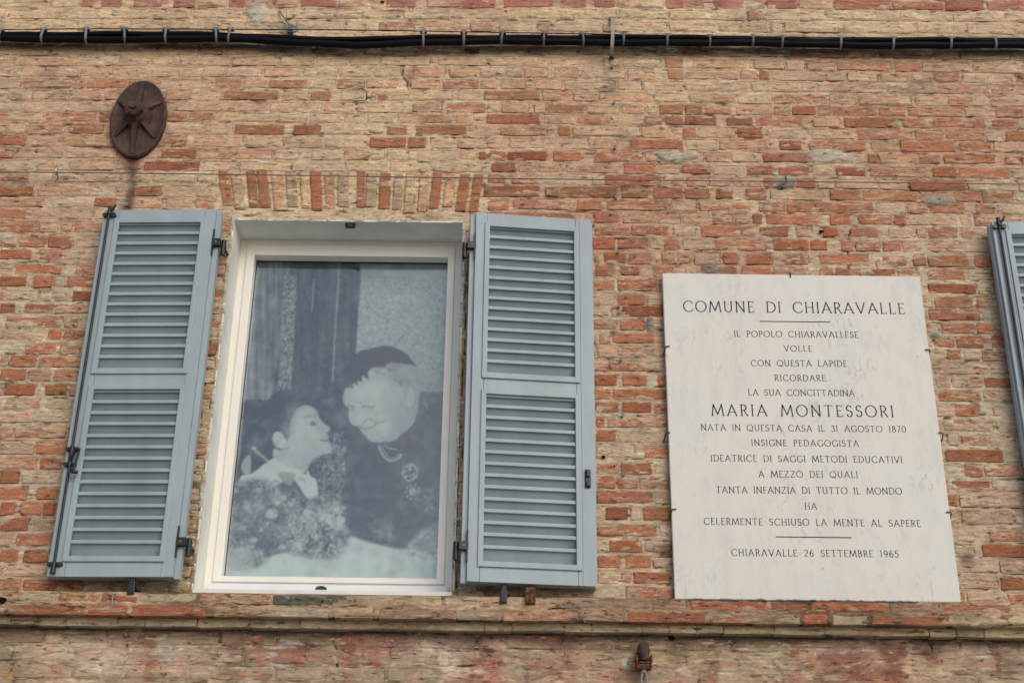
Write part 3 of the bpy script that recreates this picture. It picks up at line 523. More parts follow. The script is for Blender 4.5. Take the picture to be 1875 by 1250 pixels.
def mortar_col(U, V, n1, n2, nl, nv, z):
    f = np.clip(ss(60, 720, V) + .22*nl + .18*ss(1500, 1800, U), 0, 1)
    c = mixv(top[None, None, :]*np.ones(U.shape+(1,)), low_, f)
    c = mixv(c, greyc, np.clip(.30+.30*n1-.2*(1-f), 0, .65)); c = mixv(c, limec, np.clip(.35*(n2-.7), 0, .5))
    c = mixv(c, creamc, z['cream']*.8); c = mixv(c, lowc, z['low']*.85); c = mixv(c, plasc, z['plas']*.85); c = mixv(c, alb((124, 109, 87)), z['olive']); c = mixv(c, alb((188, 150, 132)), z['low']*np.clip(.6*n2-.2, 0, .7))
    pk = alb((184, 140, 112)); c = mixv(c, pk, np.clip(.26+.22*n1+.16*nl, 0, .55)*(1-z['cream']*.8))
    c = mixv(c, redc, z['red']*.75)
    for (u, v, a, b_, cc) in LOWP: c = mixv(c, alb(cc), np.clip(1.5*ell(U, V, u, v, a*1.15, b_*1.2, n1+.5*n2, .30), 0, .82)*z['low'])
    c = mixv(c, greyc*1.12, z['grey']); c = mixv(c, darkc, z['dk']); c = mixv(c, soot_shade_c, np.clip(z['soot'], 0, 1)*.85)
    return c
MC = mortar_col(UU, VV, nM, nR, nL, nV, Zn)
# strips beside the window: rough, yellowish, cracked lime
side = np.where((VV > 400) & (VV < 1082), np.maximum(ell(UU, VV, 0, 0, 1, 1)*0, ss(-44, -30, UU-(430-(VV-400)*.1135))*(1-ss(-2, 4, UU-(430-(VV-400)*.1135)))), 0)
side = np.maximum(side, np.where((VV > 400) & (VV < 1090), (1-ss(20, 34, UU-(853-(VV-400)*.036)))*ss(-4, 2, UU-(853-(VV-400)*.036)), 0))
MC = mixv(MC, alb((172, 150, 114)), side*.7); MC = mixv(MC, soot_shade_c, side*np.clip(.5*nM-.3, 0, .8))
rim = np.clip(1-np.maximum(np.maximum(OX0-XX, XX-OX1), np.maximum(OZ0-ZZ, ZZ-OZ1))/.013+.35*nM, 0, 1); MC = mixv(MC, alb((176, 172, 162)), rim*.85)
lowside = side*ss(930, 1040, VV); MC = mixv(MC, alb((120, 100, 66)), lowside*.6)
MC = mixv(MC, np.array([.02, .016, .012]), ck)
# covered brick colour shining through where mortar lies thinly over a brick
thin = np.clip(ss(0.0, .012, DIN)*(.42-.30*smear), 0, 1)*(1-.8*np.clip(Zn['grey'], 0, 1))
BC2 = mixv(MC, BCL, thin)
H = H + 0.006*np.clip(Zn['grey'], 0, 1)*(H > -.02) + np.where(Zn['grey'] > .25, np.maximum(0, .0065+.0015*nM*.5-H)*np.clip(Zn['grey']*2-.5, 0, 1), 0)
pl = np.clip(Zn['plas']*1.5-.35, 0, 1); H = H*(1-pl) + (.005+.0015*nM)*pl
nT = .75*gf(.045, .0045, 31)+.55*gf(.014, .004, 32); nT /= nT.std(); fine = np.clip((nT-1.65)*2.2, 0, 1)*(ZZ > 2.6)*(1-np.clip(Zn['grey'], 0, 1))
MC = mixv(MC, alb((66, 48, 34)), fine*.75); MC = mixv(MC, limec, np.clip((-nT-1.1)*.8, 0, .55)); BC2 = mixv(BC2, alb((66, 48, 34)), fine*.75); BC2 = mixv(BC2, limec, np.clip((-nT-1.1)*.8, 0, .55))
crev = np.exp(-((DIN+.0012+ne*.0016)/.0032)**2)*np.clip(.45+.75*nb, 0, 1)*(1-np.clip(Zn['grey']+pl, 0, 1)); MC = mixv(MC, alb((84, 62, 44)), crev*.55); BC2 = mixv(BC2, alb((84, 62, 44)), crev*.55)
H = H - .0035*crev
H = H - 0.010*ck - .004*fine + 0.003*side*nM
opening = (XX > OX0-.001) & (XX < OX1+.001) & (ZZ > OZ0-.001) & (ZZ < OZ1+.001)

wall = thing('brick_wall', (0, 0, 0), 'old orange brick house wall smeared with cream lime mortar, crossed by a cable', 'wall', kind='structure')
def grid_mesh(name):
    idx = np.arange(nZ*nX).reshape(nZ, nX); a = idx[:-1, :-1]; b_ = idx[:-1, 1:]; c = idx[1:, 1:]; d = idx[1:, :-1]
    op = opening; keep = ~(op[:-1, :-1] & op[:-1, 1:] & op[1:, 1:] & op[1:, :-1])
    fs = np.stack([a[keep], b_[keep], c[keep], d[keep]], -1).astype(np.int32); nf = len(fs)
    me = bpy.data.meshes.new(name); me.vertices.add(nX*nZ)
    co = np.stack([XX, -H, ZZ], -1).astype(np.float32); me.vertices.foreach_set('co', co.ravel())
    me.loops.add(nf*4); me.loops.foreach_set('vertex_index', fs.ravel())
    me.polygons.add(nf); me.polygons.foreach_set('loop_start', np.arange(0, nf*4, 4, dtype=np.int32)); me.polygons.foreach_set('use_smooth', np.ones(nf, bool))
    me.update(); return me
me = grid_mesh('mortar')
at = me.color_attributes.new('bcol', 'FLOAT_COLOR', 'POINT'); alp = np.clip(.34+.10*nL, .1, .5)*(1-.8*np.clip(Zn['grey']+Zn['soot']+side*.5+Zn['cream']*.6, 0, 1))
at.data.foreach_set('color', np.concatenate([np.clip(BC2, .005, 1), alp[..., None]], -1).astype(np.float32).ravel())
at = me.color_attributes.new('mcol', 'FLOAT_COLOR', 'POINT'); pk = mixv(MC, BCL, np.full(UU.shape, .5)); pk = mixv(pk, pk*np.array(lin((190, 190, 190))), np.clip(.5*nP, 0, 1))
at.data.foreach_set('color', np.concatenate([np.clip(pk, .005, 1), np.ones(pk.shape[:2]+(1,))], -1).astype(np.float32).ravel())
me.materials.append(M_MORTAR)
mo = bpy.data.objects.new('mortar', me); COL.objects.link(mo); mo.parent = wall

# bricks
def brick_geo(B):
    q = B['q']; y = B['y']
    L = (q[1]-q[0]).length; xs = [0, min(.2, .008/L), 1-min(.2, .008/L), 1]; Hh = (q[3]-q[0]).length; e = min(.3, .008/max(Hh, .01)); zs = [0, e, 1-e, 1]
    if B['par'] == 'wall' and L > .05:
        ul, vm_ = topx(q[0].x, 0, q[0].z); ur = topx(q[1].x, 0, q[1].z)[0]
        if 280 < vm_ < 392 and ul < 250 and ur > 228: xs = sorted(xs+[min(.97, max(.03, (k_-ul)/(ur-ul))) for k_ in (222, 230, 237, 244, 253)])
    nx = len(xs); v = []
    for j, b_ in enumerate(zs):
        for i, a in enumerate(xs):
            p = q[0]*(1-a)*(1-b_)+q[1]*a*(1-b_)+q[2]*a*b_+q[3]*(1-a)*b_
            ed = (i in (0, nx-1)) + (j in (0, 3))
            v.append((p.x+random.uniform(-.003, .003), y+.0018*ed+random.uniform(-.0012, .0012), p.z+random.uniform(-.003, .003)))
    f = [(j*nx+i, j*nx+i+1, (j+1)*nx+i+1, (j+1)*nx+i) for j in range(3) for i in range(nx-1)]
    ring = list(range(nx)) + [2*nx-1, 3*nx-1] + list(range(4*nx-1, 3*nx-1, -1)) + [2*nx, nx]; n = len(v); m = len(ring)
    for r_ in ring: v.append((v[r_][0], y+B['depth'], v[r_][2]))
    f += [(ring[k], n+k, n+(k+1) % m, ring[(k+1) % m]) for k in range(m)]
    return v, f
def brick_cols(B, v):
    u_, v_ = topx(sum(p[0] for p in v[:16])/16, B['y'], sum(p[2] for p in v[:16])/16)
    X = np.array([[p[0] for p in v]]); Zv = np.array([[p[2] for p in v]]); Yv = B['y'] if B['par'] == 'ledge' else 0
    U, V = topx(X, Yv, Zv)
    ix = np.clip(np.searchsorted(GX, X[0]), 0, nX-1); iz = np.clip(np.searchsorted(GZ, Zv[0]), 0, nZ-1)
    n1 = nM[iz, ix][None]; n2 = nR[iz, ix][None]; nl = nL[iz, ix][None]; nv = nV[iz, ix][None]
    z = zones(U, V, n1, n2, nl, nv); base_c = CLS[B['cls']]*B['tint']
    c = np.ones((1, len(v), 3))*base_c
    if B['par'] == 'ledge':
        z = {k: 0*q for k, q in z.items()}
        mc = np.ones((1, len(v), 3))*alb((158, 140, 112)) * B['tint']
        if B['y'] > -.07: z['soot'] = .3*np.ones_like(U); c = c*.9  # rounded course darkened: overhang shade and grime in the brick colour
        dk = ell(U, V, 565, 1098, 80, 18, n1); c = mixv(c, darkc, dk*.8)
    else: mc = mortar_col(U, V, n1, n2, nl, nv, z)
    f = np.clip(ss(300, 60, V), 0, 1)*.22 + z['cream']*.12 + z['low']*.25
    c = mixv(c, mc, np.clip(f, 0, .6))
    if B['par'] == 'wall' and B.get('low'):
        for (u, v, a, b2, cc) in LOWP: c = mixv(c, alb(cc), np.clip(1.5*ell(U, V, u, v, a*1.15, b2*1.2, n1+.5*n2, .30), 0, .7))
    c = mixv(c, redc, z['red']*.5); c = mixv(c, greyc, z['grey']*.8); c = mixv(c, soot_shade_c, np.clip(z['soot'], 0, 1)*.8)
    return np.clip(c[0], .004, 1), np.clip(mc[0], .004, 1)
def set_attr(me, bc, mc, cov):
    n = len(me.vertices)
    a = me.color_attributes.new('bcol', 'FLOAT_COLOR', 'POINT'); a.data.foreach_set('color', np.concatenate([bc, np.asarray(cov).reshape(n, 1)], 1).astype(np.float32).ravel())
    a = me.color_attributes.new('mcol', 'FLOAT_COLOR', 'POINT'); a.data.foreach_set('color', np.concatenate([mc, np.ones((n, 1))], 1).astype(np.float32).ravel())
HID = [[(200, 384), (408, 384), (325, 1058), (85, 1055)], [(868, 390), (1087, 400), (1093, 1077), (845, 1064)], [(1213, 500), (1684, 506), (1760, 1102), (1236, 1096)], [(1807, 401), (2100, 405), (2200, 1090), (1915, 1080)]]
def inpoly(u, v, P):
    r = False; n = len(P)
    for k in range(n):
        (a, b_), (c, d) = P[k], P[(k+1) % n]
        if (b_ > v) != (d > v) and u < (c-a)*(v-b_)/(d-b_)+a: r = not r
    return r
for B in BR:
    B['tint'] = np.array([1, 1, 1])*random.uniform(.84, 1.14)*np.array([1, random.uniform(.96, 1.04), random.uniform(.94, 1.06)])
    Yv = B['y'] if B['par'] == 'ledge' else 0
    pu = [topx(p.x, Yv, p.z) for p in B['q']]; cu = sum(p[0] for p in pu)/4; cv = sum(p[1] for p in pu)/4
    ar = abs((pu[1][0]-pu[0][0])*(pu[3][1]-pu[0][1]))
    vis = all(-2 < p[0] < 1877 and -2 < p[1] < 1252 for p in pu) and not any(inpoly(cu, cv, H_) for H_ in HID)
    cf = 1.0 - max(0, B['cov']-.3)*1.5
    if B['par'] == 'lintel': cf = 3
    if B['par'] == 'ledge': cf = 1.3 if B['y'] < -.07 else .5
    B['score'] = ar*cf if vis else 0
order = sorted(BR, key=lambda b: -b['score']); 
for B in order[:300]: B['own'] = True
lint = bpy.data.objects.new('window_lintel', None); COL.objects.link(lint); lint.parent = wall; lint.location = px(642, 385, 0)
ledge_mb = MB()
for (za, zb, Y) in ((ZL[0]-.007, ZL[2]+.004, LY+.010), (ZL[2]+.001, ZM1+.003, L3Y+.007)):
    ledge_mb.box((GX[1]-.3, Y, za), (GX[-2]+.3, .03, zb))
ledge = ledge_mb.build('brick_ledge', M_MORTAR, wall)
n = len(ledge.data.vertices); set_attr(ledge.data, np.tile(lin((150, 130, 100)), (n, 1)), np.tile(lin((120, 100, 78)), (n, 1)), np.full(n, .5))
def ledge_face(z0, z1, Y, name, off, dirt, bull=0.0):
    "relief of mortar, with grime and painted shade, over the front of a ledge course; the rims are rounded and chipped"
    k_ = int(round((z1-z0)/DZM))+3; gz_ = np.linspace(z0, z1, k_); X2, Z2 = np.meshgrid(FX, gz_); sl_ = (slice(off, off+k_), slice(1, 901))
    n_b, n_e, n_c, n_m, n_r, n_l, n_p = [a[sl_] for a in (nb, ne, nc, nM, nR, nL, nP)]
    D2 = np.full(X2.shape, -.02); C2_ = np.zeros_like(D2); F2 = np.zeros_like(D2); B2 = np.zeros(X2.shape+(3,)); B2[:] = CLS['g']
    for B in BR:
        if B['par'] == 'ledge' and abs(B['y']-Y) < .02: raster(B, FX, gz_, X2, Z2, D2, C2_, F2, B2, Y)
    H2 = .0005+n_b*.0018; H2 = H2-.009*ss(0, .010, D2+n_e*.005); t2 = 1.75-3.3*C2_; sm2 = np.clip(n_c-t2, 0, 1.2)/1.2
    H2 = np.where(D2 > 0, H2+sm2*(F2+.0035-H2), H2)
    edge = np.minimum(Z2-z0, z1-Z2); H2 = H2-(.006+.003*np.clip(n_m, -1, 2))*(1-ss(0, .010+bull, edge))
    if bull: H2 = H2-.012*(1-np.sqrt(np.clip(1-((Z2-z0)/(z1-z0)-.45)**2*2.6, 0, 1)))
    U2, V2 = topx(X2, Y, Z2); c = np.ones(X2.shape+(3,))*alb((166, 134, 108))
    c = mixv(c, alb((186, 160, 134)), np.clip(.4*n_r+.2*n_l, 0, .8)); c = mixv(c, alb((122, 98, 76)), np.clip(.35+.4*n_m+.25*n_p, 0, .8)*dirt)
    dk2 = np.clip(1.5*ell(U2, V2, 560, 1098, 78, 15, n_m+.4*n_r, .3), 0, 1); dk2 = np.maximum(dk2, np.clip(1.5*ell(U2, V2, 685, 1120, 10, 14, n_m, .3), 0, 1)); c = mixv(c, alb((84, 80, 70)), dk2)
    c = mixv(c, soot_shade_c, np.clip(.35*n_p+.45*n_m-.20, 0, .75)*dirt)
    if bull: c = mixv(c, soot_shade_c, .55*ss(.45, .95, (Z2-z0)/(z1-z0)+.10*n_m))  # upper part: shadow of the overhang painted in with grime
    else: c = mixv(c, soot_shade_c, .55*(1-ss(.0, .12, (Z2-z0)/(z1-z0)+.03*n_m)))  # bottom rim: underside shade painted in with grime
    ck2 = np.zeros_like(U2)
    for cc in ([(588, 1120), (600, 1128)], [(660, 1142), (680, 1135), (690, 1130)], [(690, 1130), (705, 1136), (720, 1150)], [(612, 1112), (650, 1109), (670, 1112)], [(0, 1097), (40, 1100)], [(445, 1108), (475, 1106)], [(1000, 1114), (1060, 1112)], [(1842, 1112), (1855, 1104)]):
        ck2 = np.maximum(ck2, polyline(U2+2*n_m, V2+1.5*n_r, cc, 1.4))
    c = mixv(c, np.array([.02, .016, .012]), ck2); H2 = H2-.006*ck2
    c = mixv(c, B2, np.clip(ss(0, .012, D2)*(.5-.4*sm2), 0, 1)*(1-dk2))
    idx = np.arange(k_*900).reshape(k_, 900); fs = np.stack([idx[:-1, :-1], idx[:-1, 1:], idx[1:, 1:], idx[1:, :-1]], -1).reshape(-1, 4).astype(np.int32); nf = len(fs)
    me = bpy.data.meshes.new(name); me.vertices.add(k_*900); me.vertices.foreach_set('co', np.stack([X2, Y-H2, Z2], -1).astype(np.float32).ravel()); me.loops.add(nf*4); me.loops.foreach_set('vertex_index', fs.ravel())
    me.polygons.add(nf); me.polygons.foreach_set('loop_start', np.arange(0, nf*4, 4, dtype=np.int32)); me.polygons.foreach_set('use_smooth', np.ones(nf, bool)); me.update()
    a = me.color_attributes.new('bcol', 'FLOAT_COLOR', 'POINT'); a.data.foreach_set('color', np.concatenate([np.clip(c, .005, 1), np.full(U2.shape+(1,), .38)], -1).astype(np.float32).ravel())
    a = me.color_attributes.new('mcol', 'FLOAT_COLOR', 'POINT'); a.data.foreach_set('color', np.concatenate([np.clip(mixv(c, B2, np.full(U2.shape, .5))*.85, .005, 1), np.ones(U2.shape+(1,))], -1).astype(np.float32).ravel())
    me.materials.append(M_MORTAR); o = bpy.data.objects.new(name, me); COL.objects.link(o); o.parent = ledge; return o
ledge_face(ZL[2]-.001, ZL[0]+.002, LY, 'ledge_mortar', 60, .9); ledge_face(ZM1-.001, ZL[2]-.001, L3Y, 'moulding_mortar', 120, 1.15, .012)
bpy.context.view_layer.update()
PAR = {'wall': wall, 'lintel': lint, 'ledge': ledge}
rest = {}
for B in BR:
    v, f = brick_geo(B); bc, mc = brick_cols(B, v)
    cov = np.full(len(v), B['cov'])
    if B.get('own'):
        cx = Vector((sum(p[0] for p in v[:16])/16, B['y'], sum(p[2] for p in v[:16])/16)); par = PAR[B['par']]
        me = bpy.data.meshes.new('brick'); me.from_pydata([(p[0]-cx.x, p[1]-cx.y, p[2]-cx.z) for p in v], [], f); me.update(); set_attr(me, bc, mc, cov); me.materials.append(M_BRICK)
        o = bpy.data.objects.new('brick', me); COL.objects.link(o); o.parent = par; o.location = cx - par.matrix_world.translation
    else:
        R = rest.setdefault(B['par'], [[], [], [], [], []]); b0 = len(R[0]); R[0] += v; R[1] += [tuple(b0+i for i in q) for q in f]; R[2].append(bc); R[3].append(mc); R[4].append(cov)
for k, R in rest.items():
    me = bpy.data.meshes.new('bricks'); par = PAR[k]; T = par.matrix_world.translation
    me.from_pydata([(p[0]-T.x, p[1]-T.y, p[2]-T.z) for p in R[0]], [], R[1]); me.update(); set_attr(me, np.concatenate(R[2]), np.concatenate(R[3]), np.concatenate(R[4])); me.materials.append(M_BRICK)
    o = bpy.data.objects.new('bricks', me); COL.objects.link(o); o.parent = par; o['kind'] = 'stuff'
print('bricks', len(BR), 'order300', order[299]['score'])

# ------------------------------------------------------------------ window: reveal, frame, sash, glass
WD = 0.205
win = thing('window', ((OX0+OX1)/2, 0, OZ0), 'white plaster window with cream frame, fixed single pane, between two shutters', 'window')
rv = MB()
e_ = .007; TK = .05
rv.box((OX0-e_, .003, OZ0-.004), (OX0+.002, WD+.09, OZ1+e_)); rv.box((OX1-.002, .003, OZ0-.004), (OX1+e_, WD+.09, OZ1+e_))
rv.box((OX0+.002, .0035, OZ1-.002), (OX1-.002, WD+.09, OZ1+e_-.001)); rv.box((OX0+.002, -.012, OZ0-.014), (OX1-.002, WD+.09, OZ0+.004))
rv.build('reveal', M_REVEAL, win)
def frame(mb, x0, x1, z0, z1, wl, wr, wt, wb, ya, yb, bev=.003):
    mb.box((x0, ya, z0), (x0+wl, yb, z1), bev); mb.box((x1-wr, ya, z0), (x1, yb, z1), bev)
    mb.box((x0+wl-.001, ya+.0006, z1-wt), (x1-wr+.001, yb, z1), bev); mb.box((x0+wl-.001, ya+.0006, z0), (x1-wr+.001, yb, z0+wb), bev)
GY = WD+.055
gx0, gz1 = px(465.5, 468, WD-.012).x, px(640, 468, WD-.012).z; gx1, gz0 = px(821, 468, WD-.012).x, px(600, 1056.5, WD-.012).z
fx0, fz1 = px(453.5, 452, WD).x, px(640, 452, WD).z; fx1 = px(834.5, 452, WD).x; fz0 = px(600, 1068.5, WD).z
fr = MB(); frame(fr, OX0+.002, OX1-.002, OZ0+.004, OZ1-.002, fx0-OX0, OX1-fx1, OZ1-fz1, fz0-OZ0, WD, WD+.06); fr.build('frame', M_UPVC, win)
sa = MB(); frame(sa, fx0+.002, fx1-.002, fz0+.002, fz1-.002, gx0-fx0, fx1-gx1, fz1-gz1, gz0-fz0, WD-.012, WD+.066, .004); sash = sa.build('sash', M_UPVC, win)
ga = MB(); frame(ga, gx0-.004, gx1+.004, gz0-.004, gz1+.004, .009, .007, .010, .006, GY-.004, GY+.003, 0); ga.build('gasket', M_GASKET, sash)
gl = MB().box((gx0-.005, GY, gz0-.005), (gx1+.005, GY+.004, gz1+.005)); gl.build('pane', M_GLASS, sash)
wb = MB().box((OX0+.03, WD-.03, OZ0+.0045), (OX1-.03, WD+.0, fz0-.012), .004); wb.build('weather_bar', M_SILLW, win)
p = px(588, 1077, WD-.03); dc = MB()
poly = [(p.x+.027*math.cos(a), p.z-.004+.016*math.sin(a)) for a in [math.pi*i/12 for i in range(13)]]
dc.prism(poly, WD-.036, WD-.03); dc.build('drain_cap', M_IRON, win)
p = px(641, 414, .03); ct = MB(); zc = OZ1-.002
ct.box((p.x-.026, .022, zc-.016), (p.x+.026, .050, zc), .003); ct.box((p.x-.012, .016, zc-.022), (p.x+.012, .024, zc-.004), .002); ct.build('catch', M_IRON, win)
bk = MB().box((OX0-.02, WD+.085, OZ0-.02), (OX1+.02, WD+.095, OZ1+.02)); bk.build('backing_board', M_DARK, win)

# ------------------------------------------------------------------ printed film in the window (drawn on a fine grid of vertices)
CU0, CV0, CW, CH = 396, 462, 432, 604
cvs = np.full((CH, CW), .15); YY, XC = np.mgrid[0:CH, 0:CW]; YY = YY+CV0+.5; XC = XC+CU0+.5
def blur(a, s):
    if s <= 0: return a
    k = int(3*s)+1; w_ = np.exp(-.5*(np.arange(-k, k+1)/s)**2); w_ /= w_.sum()
    p = np.pad(a, k, mode='edge'); p = sum(w_[i]*p[i:i+a.shape[0], :] for i in range(2*k+1)); return sum(w_[i]*p[:, i:i+a.shape[1]] for i in range(2*k+1))
def cnoise(sx, sy, seed):
    a = np.random.RandomState(seed).randn(CH, CW); k = lambda s: max(s, .01)
    fx = np.fft.fftfreq(CW)[None]; fy = np.fft.fftfreq(CH)[:, None]; a = np.fft.ifft2(np.fft.fft2(a)*np.exp(-2*math.pi**2*((fx*sx)**2+(fy*sy)**2))).real; return a/a.std()
def spl(pts, closed=True, m=5):
    P_ = np.array(pts, float); n = len(P_); out = []
    for i in range(n if closed else n-1):
        if closed: a, b_, c, d = P_[i-1], P_[i], P_[(i+1) % n], P_[(i+2) % n]
        else: a, b_, c, d = P_[max(i-1, 0)], P_[i], P_[i+1], P_[min(i+2, n-1)]
        for k in range(m):
            t = k/m; out.append(.5*((2*b_)+(-a+c)*t+(2*a-5*b_+4*c-d)*t*t+(-a+3*b_-3*c+d)*t**3))
    if not closed: out.append(P_[-1])
    return np.array(out)
def pmask(pts, soft=1.0, smooth=True):
    P_ = spl(pts) if smooth else np.array(pts, float); r = np.zeros((CH, CW), bool); n = len(P_)
    for k in range(n):
        (a, b_), (c, d) = P_[k], P_[(k+1) % n]
        if b_ == d: continue
        r ^= ((b_ > YY) != (d > YY)) & (XC < (c-a)*(YY-b_)/(d-b_)+a)
    return blur(r.astype(float), soft)
K2 = lambda s, ox=390, oy=600, k=2.5: [(ox+float(p.split(',')[0])/k, oy+float(p.split(',')[1])/k) for p in s.split()]
K7 = lambda s: K2(s, 440, 700, 6.25)
K8 = lambda s: K2(s, 600, 620, 5.21)
def put(m_, t, op=1.0):
    global cvs
    cvs = cvs*(1-m_*op) + t*m_*op
def stroke(pts, wd, t, op=1.0, soft=.7):
    P_ = spl(pts, False, 4); put(blur(polyline(XC, YY, [tuple(p) for p in P_], wd), soft), t, op)
def elm(u, v, a, b_, soft=1.0): return blur((((XC-u)/a)**2+((YY-v)/b_)**2 < 1).astype(float), soft)
cn1, cn2, cn3, cn4 = cnoise(2.2, 2.2, 1), cnoise(5, 5, 2), cnoise(1.0, 1.0, 3), cnoise(2.0, 40, 4)
cvs += .02*cn2
put(pmask([(455, 462), (535, 462), (530, 500), (524, 560), (512, 640), (503, 690), (498, 722), (483, 746), (478, 730), (440, 734), (395, 734)], 1.5, False), .40+.07*cn4+.03*cn2)
for a, b_ in (((500, 480), (486, 700)), ((512, 520), (494, 700)), ((478, 500), (468, 730)), ((522, 480), (505, 640))): stroke([a, b_], 3, .24, .7, 1.5)
put(pmask([(520, 505), (544, 505), (540, 600), (533, 700), (531, 713), (509, 713), (513, 640)], 1, False), np.clip(.36+.09*cn3+.04*cn1, 0, 1))
put(pmask([(545, 462), (660, 462), (652, 700), (645, 760), (534, 760), (541, 600)], 1.5, False), .15+.025*cn4)
put(pmask([(655, 462), (828, 462), (828, 506), (661, 510)], 1.2, False), .55+.04*cn2)
put(pmask([(661, 509), (828, 506), (814, 720), (650, 716), (653, 620)], 1.2, False), np.clip(.60+.045*cn3+.025*cn1, 0, 1))
put(pmask([(726, 492), (828, 492), (828, 508), (726, 508)], 1, False), .66, .7)
stroke([(621, 478), (619, 520), (614, 600), (609, 697)], 1.3, .62, .9); stroke([(575, 512), (571, 570)], 1.5, .55, .8); stroke([(622, 512), (617, 570)], 2.2, .5, .5)
put(pmask([(645, 716), (828, 718), (828, 760), (640, 760)], 1.5, False), .20+.02*cn2)
put(pmask([(396, 733), (490, 733), (620, 720), (640, 760), (610, 900), (400, 900)], 2, False), .12+.02*cn2)
put(pmask([(438, 770), (446, 766), (442, 830), (428, 860), (424, 860)], 1.2, False), .38, .8)
# fur / dark plants between the two heads
f_ = pmask(K2("545,490 605,480 612,600 640,700 610,800 560,780 490,780 470,700 450,630 500,600"), 3); put(f_, np.clip(.22+.08*cn1+.08*cn3, 0, 1))
for k in range(40):
    x, y = 575+random.uniform(0, 60), 800+random.uniform(0, 90); stroke([(x, y), (x+random.uniform(-8, 4), y+8), (x+random.uniform(-14, 6), y+18)], 1.0, .36, .6, .5)
# woman
put(pmask(K8("150,300 200,200 270,145 330,110 450,85 540,68 640,85 730,125 800,200 850,270 760,330 500,380 300,450 160,540 60,560 60,400"), 1.0), .10)
dress = pmask(K2("610,400 680,470 750,525 840,510 930,440 965,378 1075,372 1075,900 1020,905 965,925 905,1010 800,1006 700,985 600,950 592,840 600,700 612,560"), 1.5); put(dress, .13+.012*cn2)
put(pmask(K8("380,330 450,265 540,270 570,235 660,232 790,245 850,275 893,350 885,480 870,600 850,690 770,690 700,560 600,450 450,400"), 1.2), np.clip(.58+.06*cn1+.05*cn2, 0, 1))
put(pmask(K8("745,640 780,660 850,665 838,760 800,830 700,915 640,965 560,985 600,930 700,850"), 1.0), .62+.03*cn1)
put(pmask(K8("160,500 175,470 215,468 250,475 240,430 290,440 285,400 330,410 330,350 390,390 395,310 480,340 560,360 660,420 745,520 755,640 748,740 690,860 610,940 540,975 470,985 400,968 350,915 300,855 292,836 240,820 208,775 200,705 212,665 170,640 155,600 150,550"), .9), .80)
put(pmask(K8("620,640 700,580 750,560 750,740 690,860 610,940 560,960 590,860 600,760"), 4), .60, .75)
put(pmask(K8("480,480 620,430 720,520 700,600 600,620 520,560"), 4), .72, .5)
put(pmask(K8("600,300 820,260 880,360 870,480 800,440 740,520 680,420"), 3), .52, .45)
for s in ("520,320 640,300 760,330", "540,400 640,380 730,420", "600,450 680,450 740,500", "780,300 850,380 860,480", "700,260 760,300 800,400"): stroke(K8(s), .8, .47, .5)
put(pmask(K8("755,520 800,458 828,500 834,570 815,640 780,662 750,640"), .8), .74)
stroke(K8("800,458 832,520 832,590 810,650 775,663"), 1.0, .38, .8); stroke(K8("790,520 800,570 780,610"), 1.3, .58, .7); put(elm(747.5, 738, 2, 2, .6), .88)
stroke(K8("180,640 230,640 262,662"), 1.1, .34, .8); put(elm(645, 749, 5.5, 4.5, 1.2), .50, .8); put(elm(643, 746, 3.5, 2.5, .8), .80, .8)
stroke(K8("270,612 330,600 380,592"), 1.4, .56, .8, 1.2); put(elm(667, 745, 6, 4.5, 1), .72); stroke(K8("325,650 370,640 400,655 450,640"), 1.0, .42, .8); put(elm(679, 746.5, 4.5, 2.5, 1), .42, .8)
stroke(K8("370,690 420,690 460,680"), 1.2, .62, .8, 1.5); stroke(K8("265,700 262,760 255,800"), 2.0, .68, .6, 1.8)
stroke(K8("318,838 330,805 375,770"), 1.2, .44, .9); stroke(K8("292,830 310,838 322,836"), 1.2, .35, .9)
stroke(K8("302,850 345,858 400,850 440,830 470,808"), 1.0, .36, .9); stroke(K8("390,760 430,780 480,797 540,785 590,760"), 1.2, .54, .85, .9)
stroke(K8("470,982 505,955 550,935"), 1.2, .50, .8); stroke(K8("760,660 770,720 760,780"), 1.6, .48, .7, 1.2); stroke(K8("820,660 800,760 740,850"), 1.2, .50, .5, 1.2)
stroke(K8("925,612 945,640 955,672"), 1.5, .62, .8)
# pearls and brooches
for s, wd in (("490,1020 510,1080 550,1140 610,1165 670,1145 705,1105", 2.1), ("520,1020 545,1085 590,1130 640,1135 690,1095", .9)): stroke(K8(s), wd, .66, .9, .5)
stroke(K8("540,1010 580,1040 660,1058"), 1.2, .6, .9, .5)
PB = spl(K8("500,1020 518,1080 556,1135 610,1155 665,1140 700,1100"), False, 4)
for i, p in enumerate(PB): put(elm(p[0], p[1], 1.6, 1.6, .5), .72 if i % 2 else .45, .8)
bx_, by_ = 751, 864
put(pmask([(bx_+16*math.cos(a)*(1.0 if k % 2 else .9), by_+17*math.sin(a)*(1 if k % 2 else .9)) for k, a in enumerate([math.pi*i/6+.2 for i in range(12)])], .7), .58)
put(elm(bx_, by_, 12.5, 13.5, .6), np.clip(.30+.22*cn3+.1*cn1, 0, 1)); put(elm(bx_+5, by_+36, 7.5, 8, .8), .66+.05*cn1)
for k in range(10):
    a = 2*math.pi*k/10; put(elm(bx_+5+12.5*math.cos(a), by_+36+13*math.sin(a), 2.2, 2.2, .6), .55)
